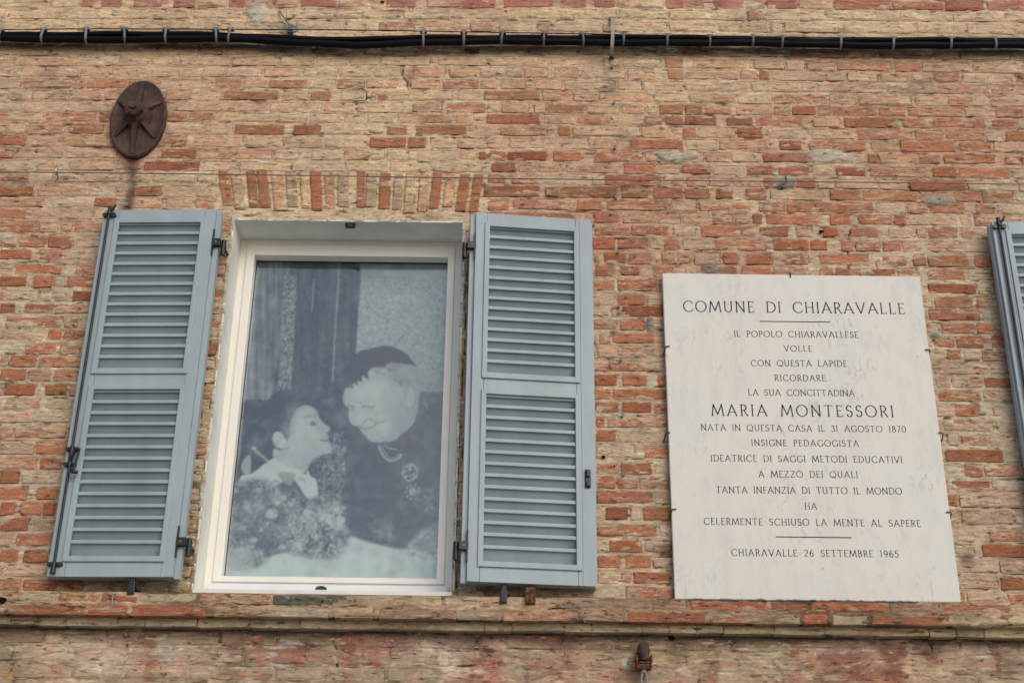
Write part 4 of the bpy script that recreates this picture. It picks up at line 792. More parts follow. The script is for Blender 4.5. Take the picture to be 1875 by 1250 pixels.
# boy
put(pmask(K7("300,820 340,700 330,560 300,420 360,280 520,215 700,215 800,260 700,330 620,400 580,520 480,620 420,760"), 5), .13, .9)
put(pmask(K7("390,870 385,760 480,775 560,610 575,450 600,390 640,310 700,272 780,265 855,305 895,370 915,425 970,478 1022,512 1024,545 985,575 1005,600 1010,632 995,655 1012,690 1040,750 1030,798 940,828 850,868 800,930 745,1040 640,985 500,900"), .9), .80)
put(pmask(K7("520,290 600,270 720,250 640,330 590,430 545,480 540,380"), 5), .42, .8); put(pmask(K7("470,500 560,460 600,540 570,610 500,590"), 4), .40, .8)
put(pmask(K7("390,800 560,790 760,820 850,865 790,940 745,1030 600,960 420,860"), 3.5), .70, .7)
put(pmask(K7("368,640 385,580 430,562 480,585 510,640 560,690 540,745 480,762 415,735 378,690"), .8), .82)
stroke(K7("368,640 390,700 430,745 490,764 560,740"), 1.1, .48, .9); stroke(K7("430,600 470,640 440,680"), 1.6, .68, .7, 1); stroke(K7("425,660 435,690"), 1.5, .5, .7)
put(elm(573.5, 775.5, 6.5, 3.6, 1.3), .44, .85); put(elm(573, 774, 2.6, 2.2, .7), .20, .9); stroke(K7("770,480 820,455 870,470"), .9, .36, .8)
stroke(K7("730,400 790,378 870,378"), 1.4, .50, .85, 1.1); put(pmask(K7("870,470 910,520 930,590 900,560 860,510"), 2), .60, .7); put(pmask(K7("850,400 900,430 930,470 890,470 860,440"), 2), .70, .6)
stroke(K7("945,560 975,570 1000,565"), 1.2, .45, .8); stroke(K7("925,658 960,664 1000,655"), 1.2, .24, .95); stroke(K7("925,650 965,632 1000,625"), 1.1, .36, .9); stroke(K7("945,650 985,648"), 1.0, .86, .9, .4)
stroke(K7("985,600 1005,640"), 1.5, .48, .7); stroke(K7("1020,690 1040,760"), 2, .60, .6, 1); stroke(K7("700,815 800,815 900,812"), 3, .70, .5, 3)
stroke(K7("740,1045 790,960 850,875 960,835"), 2.0, .12, .8, 1.3)
put(pmask(K7("0,1085 140,1035 250,950 350,880 420,860 520,880 630,960 740,1050 770,1000 800,1060 860,1110 885,1200 880,1320 760,1320 600,1100 400,1180 0,1300"), 1.0), .90)
put(pmask(K2("150,590 172,590 170,660 140,665 130,630"), 1), .60); stroke(K2("182,548 205,570 250,608"), 3.0, .62, .9); put(elm(466, 820, 3, 3, .8), .72)
put(pmask(K7("440,1030 620,1035 610,1120 560,1180 480,1130"), 1), .52, .9); stroke(K7("300,1190 360,1140 440,1140 430,1240"), 2, .30, .8); stroke(K7("700,1080 740,1130 660,1090"), 1.6, .5, .7)
# flowers and table
tab = pmask([(390, 1010), (470, 1020), (560, 1000), (600, 985), (640, 982), (690, 996), (750, 1004), (800, 985), (830, 960), (830, 1070), (390, 1070)], 2); put(tab, .92+.03*cn2)
fl = pmask(K2("40,800 90,720 180,690 270,700 330,760 380,740 430,790 480,770 560,775 602,830 600,900 625,950 570,1050 400,1045 300,1010 200,1095 60,1030 20,1000"), 4)
bl = cnoise(7, 7, 9); bl2 = cnoise(16, 12, 10); put(fl, np.clip(.43+.09*cn1+.06*cn3+.12*bl+.09*bl2, .15, .9)); put(fl*pmask(K2('60,760 200,740 380,860 330,1000 120,1020 40,900'), 12), .30, .35)
for k in range(26):
    x, y = 425+random.uniform(0, 200), 890+random.uniform(0, 120); put(elm(x, y, random.uniform(2, 7), random.uniform(2, 6), 1.2)*fl, random.choice([.82, .8, .25, .3, .7]), .75)
for p, r_ in ((K2("270,850"), 11), (K2("430,845"), 8), (K2("585,880"), 8), (K2("295,800"), 6), (K2("600,825"), 3), (K2("570,830"), 3)): put(elm(p[0][0], p[0][1], r_, r_*.85, 1.2), .84, .85)
for k in range(60):
    x, y = 530+random.uniform(0, 95), 935+random.uniform(0, 80); put(elm(x, y, 1.8, 1.8, .6), .85, .8)
stroke(K2("200,790 280,840 360,890"), 1.2, .30, .8); stroke(K2("70,830 150,850 230,900"), 1.2, .34, .7)
put(pmask(K2("740,930 800,890 830,930 800,980 750,960"), 4), np.clip(.34+.1*cn1, 0, 1), .7); put(pmask(K2("930,740 1030,730 1035,830 960,850 920,800"), 4), np.clip(.32+.12*cn1, 0, 1), .7)
put(pmask(K2("890,1000 930,950 960,920 1060,900 1060,1060 960,1060 900,1040"), 3), np.clip(.66+.12*cn1+.08*cn2, 0, 1), .9); put(pmask(K2("920,980 1000,960 1030,1000 960,1020"), 3), .42, .7)
put(pmask(K2("60,1010 110,1010 190,1040 180,1110 100,1110 50,1080"), 3), .66, .7); stroke(K2("190,1040 190,1100"), 1.8, .45, .7); put(elm(718, 1048, 10, 5, 3), .55, .6); put(elm(567, 1048, 12, 6, 3), .62, .6)
put(pmask(K7("690,420 830,420 900,560 880,760 700,800 600,640"), 8), .87, .35); put(pmask(K7("560,640 700,700 880,760 980,740 900,830 620,820"), 7), .66, .40); put(elm(555, 806, 20, 12, 7), .68, .5)
put(pmask(K8("330,420 480,400 520,560 300,560"), 8), .88, .45); put(pmask(K8("400,720 560,700 600,800 480,820"), 7), .88, .4); put(pmask(K8("560,520 740,540 740,760 660,860 560,700"), 9), .60, .50); put(elm(648, 757, 12, 7, 4), .62, .45); put(elm(675, 750, 14, 8, 5), .64, .45)
put(pmask(K8("330,860 480,850 540,930 440,975 360,920"), 6), .68, .40); put(pmask(K8("165,480 250,440 300,560 200,640"), 5), .70, .35)
stroke(K8("165,635 200,632 250,650"), 1.8, .30, .8, .8); stroke(K8("320,648 370,640 410,658 445,645"), 1.7, .36, .8, .8); stroke(K8("302,850 345,858 400,850 440,830 470,808"), 1.4, .40, .85, .7); stroke(K8("290,832 315,842 330,808 375,770"), 1.3, .50, .6, .9); stroke(K8("390,755 430,782 480,799 545,785"), 2.0, .50, .8, .9)
stroke(K7("730,402 790,380 870,382"), 2.4, .46, .8, 1.2); put(elm(573.5, 775.5, 6.0, 3.4, 1.1), .30, .8); stroke(K7("922,660 960,668 1005,658"), 1.7, .22, .9, .6); stroke(K7("368,640 392,705 432,748 492,766 560,742"), 2.2, .46, .8, .9)
FW = pmask(K8("165,480 175,470 330,400 480,340 660,420 745,520 755,640 740,760 690,860 610,940 470,985 350,915 292,836 205,770 212,665 155,600"), 1)
FB = pmask(K7("575,450 700,272 855,305 915,425 1022,512 1005,600 1040,750 940,828 800,930 640,985 400,860 480,775"), 1)
for F_, sg_ in ((FW, 8), (FB, 9)):
    em = F_*np.clip(1.75-1.75*blur(F_, sg_), 0, 1); put(em, .52, .50)
cvs = blur(cvs, .6); cvs = .97*cvs + .035*cnoise(14, 14, 21)*.5 + .016*cn2
cvs = np.clip(cvs + .016*cn3, 0, 1)
PY = GY+.016
npx_, npz = 230, 330; gx = np.linspace(gx0-.01, gx1+.01, npx_); gz = np.linspace(gz0-.01, gz1+.01, npz); gX, gZ_ = np.meshgrid(gx, gz)
pu, pv = topx(gX, PY, gZ_); iu = np.clip((pu-CU0).astype(int), 0, CW-1); iv = np.clip((pv-CV0).astype(int), 0, CH-1); tv = cvs[iv, iu]
tv = np.clip((tv-.08)/.84, 0, 1)**1.08
dk_, lt_ = np.array([.022, .020, .032]), np.array([.86, .97, .85]); colr = dk_+(lt_-dk_)*tv[..., None]
idx = np.arange(npx_*npz).reshape(npz, npx_)
me = bpy.data.meshes.new('printed_picture'); me.from_pydata(np.stack([gX, np.full_like(gX, PY), gZ_], -1).reshape(-1, 3).tolist(), [], np.stack([idx[:-1, :-1], idx[:-1, 1:], idx[1:, 1:], idx[1:, :-1]], -1).reshape(-1, 4).tolist())
a = me.color_attributes.new('ink', 'FLOAT_COLOR', 'POINT'); a.data.foreach_set('color', np.concatenate([colr, np.ones(tv.shape+(1,))], -1).astype(np.float32).ravel()); me.materials.append(M_PRINT)
po = bpy.data.objects.new('photo_print', me); COL.objects.link(po)
bm = bmesh.new(); bm.from_mesh(me); r_ = bmesh.ops.extrude_face_region(bm, geom=bm.faces[:1]); bm.free()
setp(po, 'large monochrome photo print of an elderly woman smiling at a boy, behind the glass', 'photo print')

# ------------------------------------------------------------------ shutters
def fz(v, u, Y, zb, H_): return (px(u, v, Y).z - zb)/H_
PB_ = px(85.7, 1054, -.10); PT_ = px(200, 384, -.10)
H_S = PT_.z-PB_.z
def fr_v(v): 
    uu = 85.7+(1054-v)/670.0*114.3; return (px(uu, v, -.10).z-PB_.z)
UPS = [429.0]; 
up_sl = [360+y/2.8409 for y in (188, 240, 292, 345, 398, 450, 502, 555, 608, 663, 718, 773, 829)]
lo_sl = [733.9, 754, 774, 795.7, 816.5, 837.5, 859, 880, 902, 923.6, 945.4, 967, 989.8]
def shutter(pos, ang, W, label, free='L', rod=True, drops=True, seed=1):
    """local frame: x along the leaf, y into the wall, z up; free = side away from the hinges"""
    rnd = random.Random(seed)
    o = thing('window_shutter', pos, label, 'shutter', 'grey louvred window shutters', ang)
    H_ = H_S; T = .055
    fx_ = (lambda f: f*W) if free == 'L' else (lambda f: (1-f)*W)
    def bx(mb, f0, f1, z0, z1, y0, y1, bev=.0018):
        a, b_ = sorted((fx_(f0), fx_(f1))); mb.box((a, y0, z0), (b_, y1, z1), bev); return mb
    zt = H_; z_mr1, z_mr0 = fr_v(684.6), fr_v(705); ztr = fr_v(401); zbr = fr_v(1027)
    sl, sr = .135, .905     # stile inner edges
    bx(MB(), 0, sl, 0, zt, 0, T).build('stile', M_SHUT, o, True); bx(MB(), sr, 1, 0, zt, 0, T).build('stile', M_SHUT, o, True)
    g_ = .0012/W
    for z0, z1 in ((ztr-.022, zt), (z_mr0-.022, z_mr1+.022), (0, zbr+.022)):
        bx(MB(), sl+g_, sr-g_, z0, z1, .0008, T-.001).build('rail', M_SHUT, o, True)
    lip = MB(); bx(lip, 1.0, 1.045, 0-.004, zt-.002, .021, T+.010); bx(lip, -.018, 0, -.003, zt-.003, .024, T+.008)
    lip.build('rebate_strip', M_SHUT, o, True)
    mbk = MB(); bx(mbk, .09, .10, .004, zt-.004, -.0025, .001, .001); mbk.build('edge_bead', M_SHUT, o, True)
    for (va, vb, slv, vend) in ((400.7, 684.2, up_sl, 676), (705, 1027, lo_sl, 1017.6)):
        za, zb = fr_v(va), fr_v(vb); f0, f1 = .105, .921; bw = .042
        bd = MB(); th = (fr_v(va)-fr_v(va+8)); bx(bd, f0, f0+.046, zb, za, -.010, .012, .003); bx(bd, f1-.042, f1, zb, za, -.010, .012, .003)
        bx(bd, f0+.044, f1-.040, za-th, za, -.0096, .012, .003); bx(bd, f0+.044, f1-.040, zb, zb+th*1.15, -.0096, .012, .003); bd.build('bead_frame', M_SHUT, o, True)
        x0, x1 = sorted((fx_(f0+.044), fx_(f1-.040)))
        zs = [fr_v(v_) for v_ in slv]; pitch = (zs[0]-zs[-1])/(len(zs)-1); zend = zb+th
        lvl = zs + [None]; zprev = za-th
        allz = [zs[0]+pitch] + zs
        for k, zc in enumerate(allz):
            last = (k == len(allz)-1)
            # sloped board: nose at the front, running down and back to the next one
            n_, th_ = .0085, .010; drop = pitch*1.05 if not last else (zc-zend)*1.02
            dy = .052
            y0 = .000 if k else .004
            prof = [(y0+.001, zc+n_), (y0, zc+n_-.002), (y0, zc-n_+.002), (y0+.001, zc-n_), (y0+.015, zc-n_-.002), (y0+dy+.004, zc-n_-drop), (y0+dy+.010, zc-n_-drop+.004), (y0+.020, zc+n_)]
            if k == 0: prof = [(y, min(z, za-th+.004)) for y, z in prof]
            jit = rnd.uniform(-.0007, .0007)
            vs = [(x0-.003, y, z+jit) for y, z in prof] + [(x1+.003, y, z+jit) for y, z in prof]; m_ = len(prof)
            fs = [tuple(range(m_)), tuple(range(m_, 2*m_))[::-1]] + [(i, (i+1) % m_, m_+(i+1) % m_, m_+i) for i in range(m_)]
            sm = MB().add(vs, fs).build('louvre_slat', M_SHUT, o, True)
            if drops:
                db = MB()
                for q in range(rnd.randint(5, 14) if not last else 44):
                    tt = rnd.uniform(.05, .7) if not last else rnd.uniform(.05, .8); xx = rnd.uniform(x0+.01, x1-.01); rr = rnd.uniform(.0009, .0019)
                    yy = y0+.015+(dy-.011)*tt; zz = zc-n_-.002+(-drop+.002)*tt+jit
                    c = (xx, yy-.0008, zz); db.add([(c[0]-rr, c[1], c[2]), (c[0]+rr, c[1], c[2]), (c[0], c[1]-rr, c[2]), (c[0], c[1]+rr, c[2]), (c[0], c[1], c[2]+rr), (c[0], c[1], c[2]-rr*1.5)],
                        [(0, 2, 4), (2, 1, 4), (1, 3, 4), (3, 0, 4), (2, 0, 5), (1, 2, 5), (3, 1, 5), (0, 3, 5)], True)
                db.build('raindrops', M_DROP, sm, True, kind='stuff')
        ledge_ = None
    # hinges
    sgn = 1 if free == 'L' else -1; xh = fx_(1.0)
    for zc in (fr_v(443), fr_v(989)):
        hb = MB(); hb.box((xh-sgn*.004, -.003, zc-.020), (xh+sgn*.040, .004+.02, zc+.020), .002)
        hb.box((xh-sgn*.002, -.0035, zc-.075), (xh+sgn*.005, .014, zc+.075), .001)
        hg = hb.build('hinge', M_IRON, o, True)
        kb = MB(); kb.cyl((xh+sgn*.052, .028, zc-.062), (xh+sgn*.052, .028, zc+.022), .0125, 12); kb.cyl((xh+sgn*.052, .028, zc-.018), (xh+sgn*.052, .028, zc-.014), .0145, 12)
        kb.cyl((xh+sgn*.052, .034, zc-.012), (xh+sgn*.052, .135, zc-.006), .007, 8); kb.build('knuckle', M_IRON, hg, True)
        sb_ = MB().cyl((xh+sgn*.018, -.0045, zc), (xh+sgn*.018, -.001, zc), .005, 10); sb_.build('screw', M_CLIP, hg, True)
    if rod:
        xr = fx_(.052); rb = MB().cyl((xr, -.014, .03), (xr, -.014, zt-.01), .0068, 10); es = rb.build('locking_rod', M_IRON, o, True)
        tb = MB(); tb.cyl((xr, -.014, zt-.035), (xr, -.014, zt+.012), .013, 8, .010); tb.box((xr-.026, -.014, zt-.046), (xr+.030, .0, zt-.028), .004)
        tb.cyl((xr-.021, -.017, zt-.037), (xr-.021, .0, zt-.037), .012, 10); tb.cyl((xr+.025, -.017, zt-.037), (xr+.025, .0, zt-.037), .012, 10)
        tb.tube([(xr+.004, -.016, zt-.012), (xr+.020, -.020, zt-.006), (xr+.032, -.024, zt+.018)], [.008, .007, .004], 8); tb.build('rod_hook', M_IRON, es, True)
        bb = MB(); bb.cyl((xr, -.014, .012), (xr, -.014, .062), .014, 8, .010); bb.cyl((xr-.024, -.010, .055), (xr-.024, 0, .055), .011, 10); bb.cyl((xr+.026, -.010, .055), (xr+.026, 0, .055), .011, 10); bb.box((xr-.026, -.012, .047), (xr+.028, .0, .066), .003); bb.build('rod_foot', M_IRON, es, True)
        zh = fr_v(836); hb = MB()
        for dz in (.038, -.040): hb.box((xr-.026, -.013, zh+dz-.010), (xr+.026, .0, zh+dz+.010), .004); hb.cyl((xr-.022, -.016, zh+dz), (xr-.022, 0, zh+dz), .010, 8); hb.cyl((xr+.022, -.016, zh+dz), (xr+.022, 0, zh+dz), .010, 8)
        hb.cyl((xr, -.014, zh-.05), (xr, -.014, zh+.05), .0115, 8)
        hb.tube([(xr+.004, -.026, zh-.022), (xr+.020, -.030, zh+.020), (xr+.040, -.030, zh+.030), (xr+.038, -.030, zh+.0), (xr+.030, -.032, zh-.060), (xr+.030, -.036, zh-.085)], [.007, .008, .008, .006, .005, .005], 8)
        hb.cyl((xr+.024, -.040, zh-.088), (xr+.052, -.034, zh-.088), .0085, 8); hb.cyl((xr+.018, -.042, zh-.082), (xr+.026, -.042, zh-.082), .011, 8); hb.build('handle', M_IRON, es, True)
    else:
        xc = fx_(.055); zc = fr_v(858); cb = MB().box((xc-.014, -.010, zc-.046), (xc+.014, 0, zc+.046), .005)
        cb.box((xc-.008, -.022, zc+.006), (xc+.008, -.008, zc+.040), .003); cb.box((xc-.009, -.018, zc-.040), (xc+.009, -.008, zc-.018), .003); cb.build('catch', M_IRON, o, True)
    return o
# left leaf
a = px(85.7, 1054, -.10); b_ = px(315.8, 1056.5, -.12); ang = math.atan2(b_.y-a.y, b_.x-a.x); WL = math.hypot(b_.x-a.x, b_.y-a.y)
zb = (a.z+b_.z)/2
sh1 = shutter((a.x, a.y, zb), ang, WL, 'grey louvred shutter left of the window with a long black locking rod', 'L', True, True, 1)
a2 = px(854.5, 1062, -.135); b2 = px(1091.5, 1074.5, -.075); ang2 = math.atan2(b2.y-a2.y, b2.x-a2.x); WR = math.hypot(b2.x-a2.x, b2.y-a2.y)
sh2 = shutter((a2.x, a2.y, (a2.z+b2.z)/2), ang2, WR, 'grey louvred shutter right of the window with a small black catch and no rod', 'R', False, True, 2)
a3 = px(1815, 401, -.10); sh3 = shutter((a3.x, -.10, zb), ang, WL, 'grey louvred shutter cut off by the right edge of the picture', 'L', True, True, 3)
print('shutter W', WL, WR, 'H', H_S, 'ang', ang, ang2, 'z', a.z, b_.z, a2.z, b2.z, 'third top', a3.z, zb+H_S)
# shutter stays under the leaves
def stay(u, v, label, dz=0):
    p = px(u, v, LY+.01); o = thing('shutter_stay', (p.x, LY, ZL[0]), label, 'shutter stay', 'black stays holding the shutters open')
    mb = MB(); mb.box((p.x-.016, LY-.012, ZL[0]-.012+dz), (p.x+.016, LY+.004, ZL[0]+.050+dz), .004); mb.box((p.x-.011, LY-.006, ZL[0]+.045+dz), (p.x+.011, LY+.012, ZL[0]+.085+dz), .003); mb.build('latch_plate', M_IRON, o)
    k = MB(); k.cyl((p.x, LY-.016, ZL[0]+.004+dz), (p.x, LY-.011, ZL[0]+.004+dz), .010, 12); k.build('bolt_head', M_IRON, o)
    k = MB(); k.tube([(p.x+.012, LY+.0, ZL[0]+.02+dz), (p.x+.022, LY+.03, ZL[0]+.012), (p.x+.022, 0.01, ZL[0]+.012)], .010, 8); k.build('pin', M_IRON, o)
stay(243, 1070, 'black shutter stay under the left shutter, above the brick ledge'); stay(922.5, 1084, 'black shutter stay under the right shutter, over the brick ledge', -.02)
p = px(971, 1090, LY); rbk = MB().box((p.x-.024, LY-.012, ZL[0]-.035), (p.x+.024, LY+.05, ZL[0]+.045), .005); rbk.box((p.x-.018, LY-.02, ZL[0]-.032), (p.x+.018, LY-.01, ZL[0]-.012), .004); setp(rbk.build('iron_stub', M_RUST), 'rusty square iron stub on the ledge under the right shutter', 'iron stub')

# ------------------------------------------------------------------ marble plaque
PLY = -0.045
tl, tr, br_, bl_ = px(1213, 500, PLY), px(1684, 506, PLY), px(1760, 1102, PLY), px(1236, 1096, PLY)
pq = thing('marble_plaque', ((bl_.x+br_.x)/2, -.02, (bl_.z+br_.z)/2), 'white marble memorial plaque with black capital lettering between the shutters', 'plaque')
bm = bmesh.new(); vs = [bm.verts.new((p.x, y, p.z)) for y in (PLY, -.012) for p in (tl, tr, br_, bl_)]
for f in ((0, 1, 2, 3), (7, 6, 5, 4), (0, 4, 5, 1), (1, 5, 6, 2), (2, 6, 7, 3), (3, 7, 4, 0)): bm.faces.new([vs[i] for i in f])
bmesh.ops.bevel(bm, geom=list(bm.edges), offset=.0025, segments=2, affect='EDGES'); MB().bm(bm).build('slab', M_MARBLE, pq)
def arc(cx, cy, rx, ry, a0, a1, n=10): return [(cx+rx*math.cos(math.radians(a0+(a1-a0)*i/n)), cy+ry*math.sin(math.radians(a0+(a1-a0)*i/n))) for i in range(n+1)]
def vs_(x, y0=0, y1=1, s=.09): return [[(x, y0), (x, y1)], [(x-s, y0+.02), (x+s, y0+.02)], [(x-s, y1-.02), (x+s, y1-.02)]]
GL = {
'A': (.86, [[(0.03, 0), (.44, 1)], [(.42, 1), (.83, 0)], [(.17, .33), (.69, .33)], [(-.04, .02), (.11, .02)], [(.74, .02), (.90, .02)]]),
'B': (.60, vs_(.1)+[[(.1, .98)]+arc(.28, .76, .22, .22, 90, -90, 7)+[(.1, .54)], [(.1, .54)]+arc(.30, .28, .27, .26, 90, -90, 8)+[(.1, .02)]]),
'C': (.86, [arc(.50, .5, .46, .5, 48, 312, 18), [(.81, .70), (.81, .92)], [(.81, .10), (.81, .24)]]),
'D': (.82, vs_(.1)+[[(.1, .98)]+arc(.32, .5, .48, .48, 90, -90, 14)+[(.1, .02)]]),
'E': (.56, vs_(.1)+[[(.1, .98), (.52, .98)], [(.1, .52), (.44, .52)], [(.1, .02), (.54, .02)], [(.52, 1), (.52, .86)], [(.54, 0), (.55, .15)]]),
'F': (.54, vs_(.1)+[[(.1, .98), (.52, .98)], [(.1, .52), (.44, .52)], [(.52, 1), (.52, .86)]]),
'G': (.88, [arc(.50, .5, .46, .5, 48, 318, 18), [(.81, .72), (.81, .92)], [(.84, .14), (.84, .42)], [(.70, .42), (.94, .42)]]),
'H': (.80, vs_(.1)+vs_(.7)+[[(.1, .52), (.7, .52)]]),
'I': (.20, vs_(.1)),
'L': (.56, vs_(.1)+[[(.1, .02), (.53, .02)], [(.53, 0), (.54, .16)]]),
'M': (1.06, [[(.04, 0), (.16, 1)], [(.16, 1), (.53, .12)], [(.53, .12), (.90, 1)], [(.90, 1), (1.02, 0)], [(-.04, .02), (.13, .02)], [(.94, .02), (1.10, .02)]]),
'N': (.86, [[(.1, 0), (.1, 1)], [(.1, 1), (.76, .02)], [(.76, 0), (.76, 1)], [(.01, .02), (.19, .02)], [(.67, .98), (.85, .98)], [(.02, .98), (.12, .98)]]),
'O': (.98, [arc(.49, .5, .47, .5, 0, 360, 24)]),
'P': (.56, vs_(.1)+[[(.1, .98)]+arc(.28, .73, .25, .25, 90, -90, 8)+[(.1, .48)]]),
'Q': (.98, [arc(.49, .5, .47, .5, 0, 360, 24), [(.40, .16), (.60, .08), (.92, -.08)]]),
'R': (.64, vs_(.1)+[[(.1, .98)]+arc(.28, .74, .24, .24, 90, -90, 8)+[(.1, .50)], [(.30, .50), (.62, .01)], [(.55, .02), (.68, .02)]]),
'S': (.54, [arc(.27, .75, .21, .24, 35, 250, 10)[:-1]+[(.27, .51)]+arc(.28, .27, .23, .26, 75, -150, 10), [(.45, .80), (.46, .96)], [(.06, .06), (.06, .22)]]),
'T': (.74, [[(.37, 0), (.37, 1)], [(.02, .98), (.72, .98)], [(.28, .02), (.46, .02)], [(.02, 1), (.02, .86)], [(.72, 1), (.72, .86)]]),
'U': (.82, [[(.12, 1), (.12, .36)]+arc(.41, .34, .29, .34, 180, 360, 10)+[(.70, .36), (.70, 1)], [(.03, .98), (.21, .98)], [(.61, .98), (.79, .98)]]),
'V': (.82, [[(.03, 1), (.41, 0)], [(.41, 0), (.79, 1)], [(-.04, .98), (.11, .98)], [(.71, .98), (.86, .98)]]),
'Z': (.72, [[(.06, .98), (.66, .98)], [(.66, .98), (.04, .02)], [(.04, .02), (.68, .02)], [(.06, 1), (.06, .86)], [(.68, 0), (.68, .14)]]),
'0': (.66, [arc(.33, .5, .30, .5, 0, 360, 22)]), '1': (.30, [[(.15, 0), (.15, 1)], [(.15, 1), (.03, .86)]]),
'2': (.58, [arc(.28, .72, .23, .27, 160, -30, 10)+[(.04, .02), (.54, .02)]]), '3': (.54, [arc(.26, .76, .20, .23, 150, -80, 9), arc(.26, .28, .24, .27, 80, -150, 10)]),
'5': (.54, [[(.48, .98), (.14, .98), (.10, .56)]+arc(.25, .33, .24, .32, 110, -145, 10)]), '6': (.60, [[(.44, .99)]+arc(.42, .34, .36, .66, 110, 180, 6)+arc(.30, .29, .24, .29, 180, 540, 16)]),
'7': (.54, [[(.03, .98), (.51, .98), (.18, 0)]]), '8': (.58, [arc(.28, .76, .18, .22, 0, 360, 16), arc(.28, .28, .24, .27, 0, 360, 18)]),
'9': (.60, [arc(.30, .70, .25, .28, 0, 360, 16)+[(.52, .45), (.40, .15), (.16, .01)]]),
' ': (.62, []),
}
def text_line(s, u0, v0, u1, v1, hpx, wk=1.0, vpad=0):
    """capitals standing on the base line (u0,v0)-(u1,v1), letter height hpx"""
    Y = PLY-.0007; A = px(u0, v0, Y); Bp = px(u1, v1, Y); Tt = px(u0, v0-hpx, Y); h = Tt.z-A.z
    D = (Bp-A); total = D.length; ex = D.normalized(); ez = Vector((0, 0, 1)); upv = (ez-ex*ez.dot(ex)).normalized()
    ws = [GL[c][0] for c in s]; sx = h*.92; free_ = total-sum(ws)*sx; nat = .34*(len(s)-1)*sx
    if free_ < nat*.55: sx = total/(sum(ws)+.24*(len(s)-1)); free_ = total-sum(ws)*sx
    gap = free_/(len(s)-1); x = 0; wst = h*.098*wk
    for c, w_ in zip(s, ws):
        mb = MB()
        for st in GL[c][1]:
            pts = [A+ex*(x+a*sx)+upv*(b_*h+random.uniform(-.004, .004)*h) for a, b_ in st]
            for p, q in zip(pts[:-1], pts[1:]):
                d = (q-p)
                if d.length < 1e-6: continue
                dn = d.normalized(); vertical = abs(dn.dot(upv)); ww = wst*(.55+.45*vertical)*.5
                if len(st) == 2 and d.length < .25*h: ww = wst*.24
                nn = dn.cross(Vector((0, 1, 0))).normalized()*ww; ext = dn*ww*.5
                v4 = [p-ext+nn, q+ext+nn, q+ext-nn, p-ext-nn]
                mb.add([(v.x, Y, v.z) for v in v4]+[(v.x, Y+.0006, v.z) for v in v4], [(0, 1, 2, 3), (0, 4, 5, 1), (1, 5, 6, 2), (2, 6, 7, 3), (3, 7, 4, 0)])
        x += w_*sx+gap
        if mb.v: mb.build('letter', M_LETTER, pq)
for L in [("COMUNE DI CHIARAVALLE", 1251.5, 570.2, 1657, 574.6, 19.5, 1.0), ("IL POPOLO CHIARAVALLESE", 1344.7, 616.2, 1571.8, 618.2, 11, 1.1), ("VOLLE", 1435.8, 643, 1487, 643.4, 10.8, 1.1),
          ("CON QUESTA LAPIDE", 1375.7, 669.8, 1551, 671, 11, 1.1), ("RICORDARE", 1418.9, 696.8, 1512, 697.6, 11, 1.1), ("LA SUA CONCITTADINA", 1370.6, 723.5, 1565, 725, 11.3, 1.1),
          ("MARIA MONTESSORI", 1303.7, 760.5, 1636.6, 763, 20.5, 1.0), ("NATA IN QUESTA CASA IL 31 AGOSTO 1870", 1284, 787.6, 1659.3, 791, 11.3, 1.1), ("INSIGNE PEDAGOGISTA", 1376.3, 815.6, 1572.8, 817.2, 11.4, 1.1),
          ("IDEATRICE DI SAGGI METODI EDUCATIVI", 1301.9, 844, 1652.6, 847, 11.6, 1.1), ("A MEZZO DEI QUALI", 1389.5, 873, 1570.8, 874.4, 11.8, 1.1), ("TANTA INFANZIA DI TUTTO IL MONDO", 1311.6, 901.8, 1651.9, 904.6, 12, 1.1),
          ("HA", 1474, 931.6, 1496, 931.9, 12, 1.1), ("CELERMENTE SCHIUSO LA MENTE AL SAPERE", 1289.3, 959.6, 1686, 963.8, 12.2, 1.1), ("CHIARAVALLE 26 SETTEMBRE 1965", 1339.7, 1016.8, 1645.7, 1019.8, 12.4, 1.1)]:
    text_line(*L)
for (u0_, v0_, u1_, v1_) in ((1390.8, 588.2, 1520.4, 589.6), (1420.3, 982.2, 1559.3, 983.8)):
    A, B_ = px(u0_, v0_, PLY), px(u1_, v1_, PLY); w_ = .0024; MB().add([(p.x, y, p.z+s*w_) for y in (PLY-.0007, PLY-.0001) for p, s in ((A, 1), (B_, 1), (B_, -1), (A, -1))], [(0, 1, 2, 3), (0, 4, 5, 1), (1, 5, 6, 2), (2, 6, 7, 3), (3, 7, 4, 0)]).build('rule_line', M_LETTER, pq)
def clamp(u, v, side):
    p = px(u, v, PLY); mb = MB(); s = side
    if s == 0: mb.tube([(p.x, .01, p.z+.012), (p.x, PLY-.004, p.z+.012), (p.x, PLY-.005, p.z-.016)], .0028, 6)
    else: mb.tube([(p.x-s*.012, .01, p.z-.018), (p.x-s*.010, PLY*.3, p.z-.016), (p.x-s*.006, PLY-.004, p.z-.0), (p.x-s*.004, PLY-.006, p.z+.006), (p.x+s*.016, PLY-.005, p.z+.008)], .0030, 6)
    mb.build('clamp', M_IRON, pq)
for u_, v_ in ((1220, 637), (1221, 795), (1232, 935)): clamp(u_, v_, 1)
for u_, v_ in ((1700, 643), (1724, 795), (1739, 940)): clamp(u_, v_, -1)
clamp(1447, 503, 0)
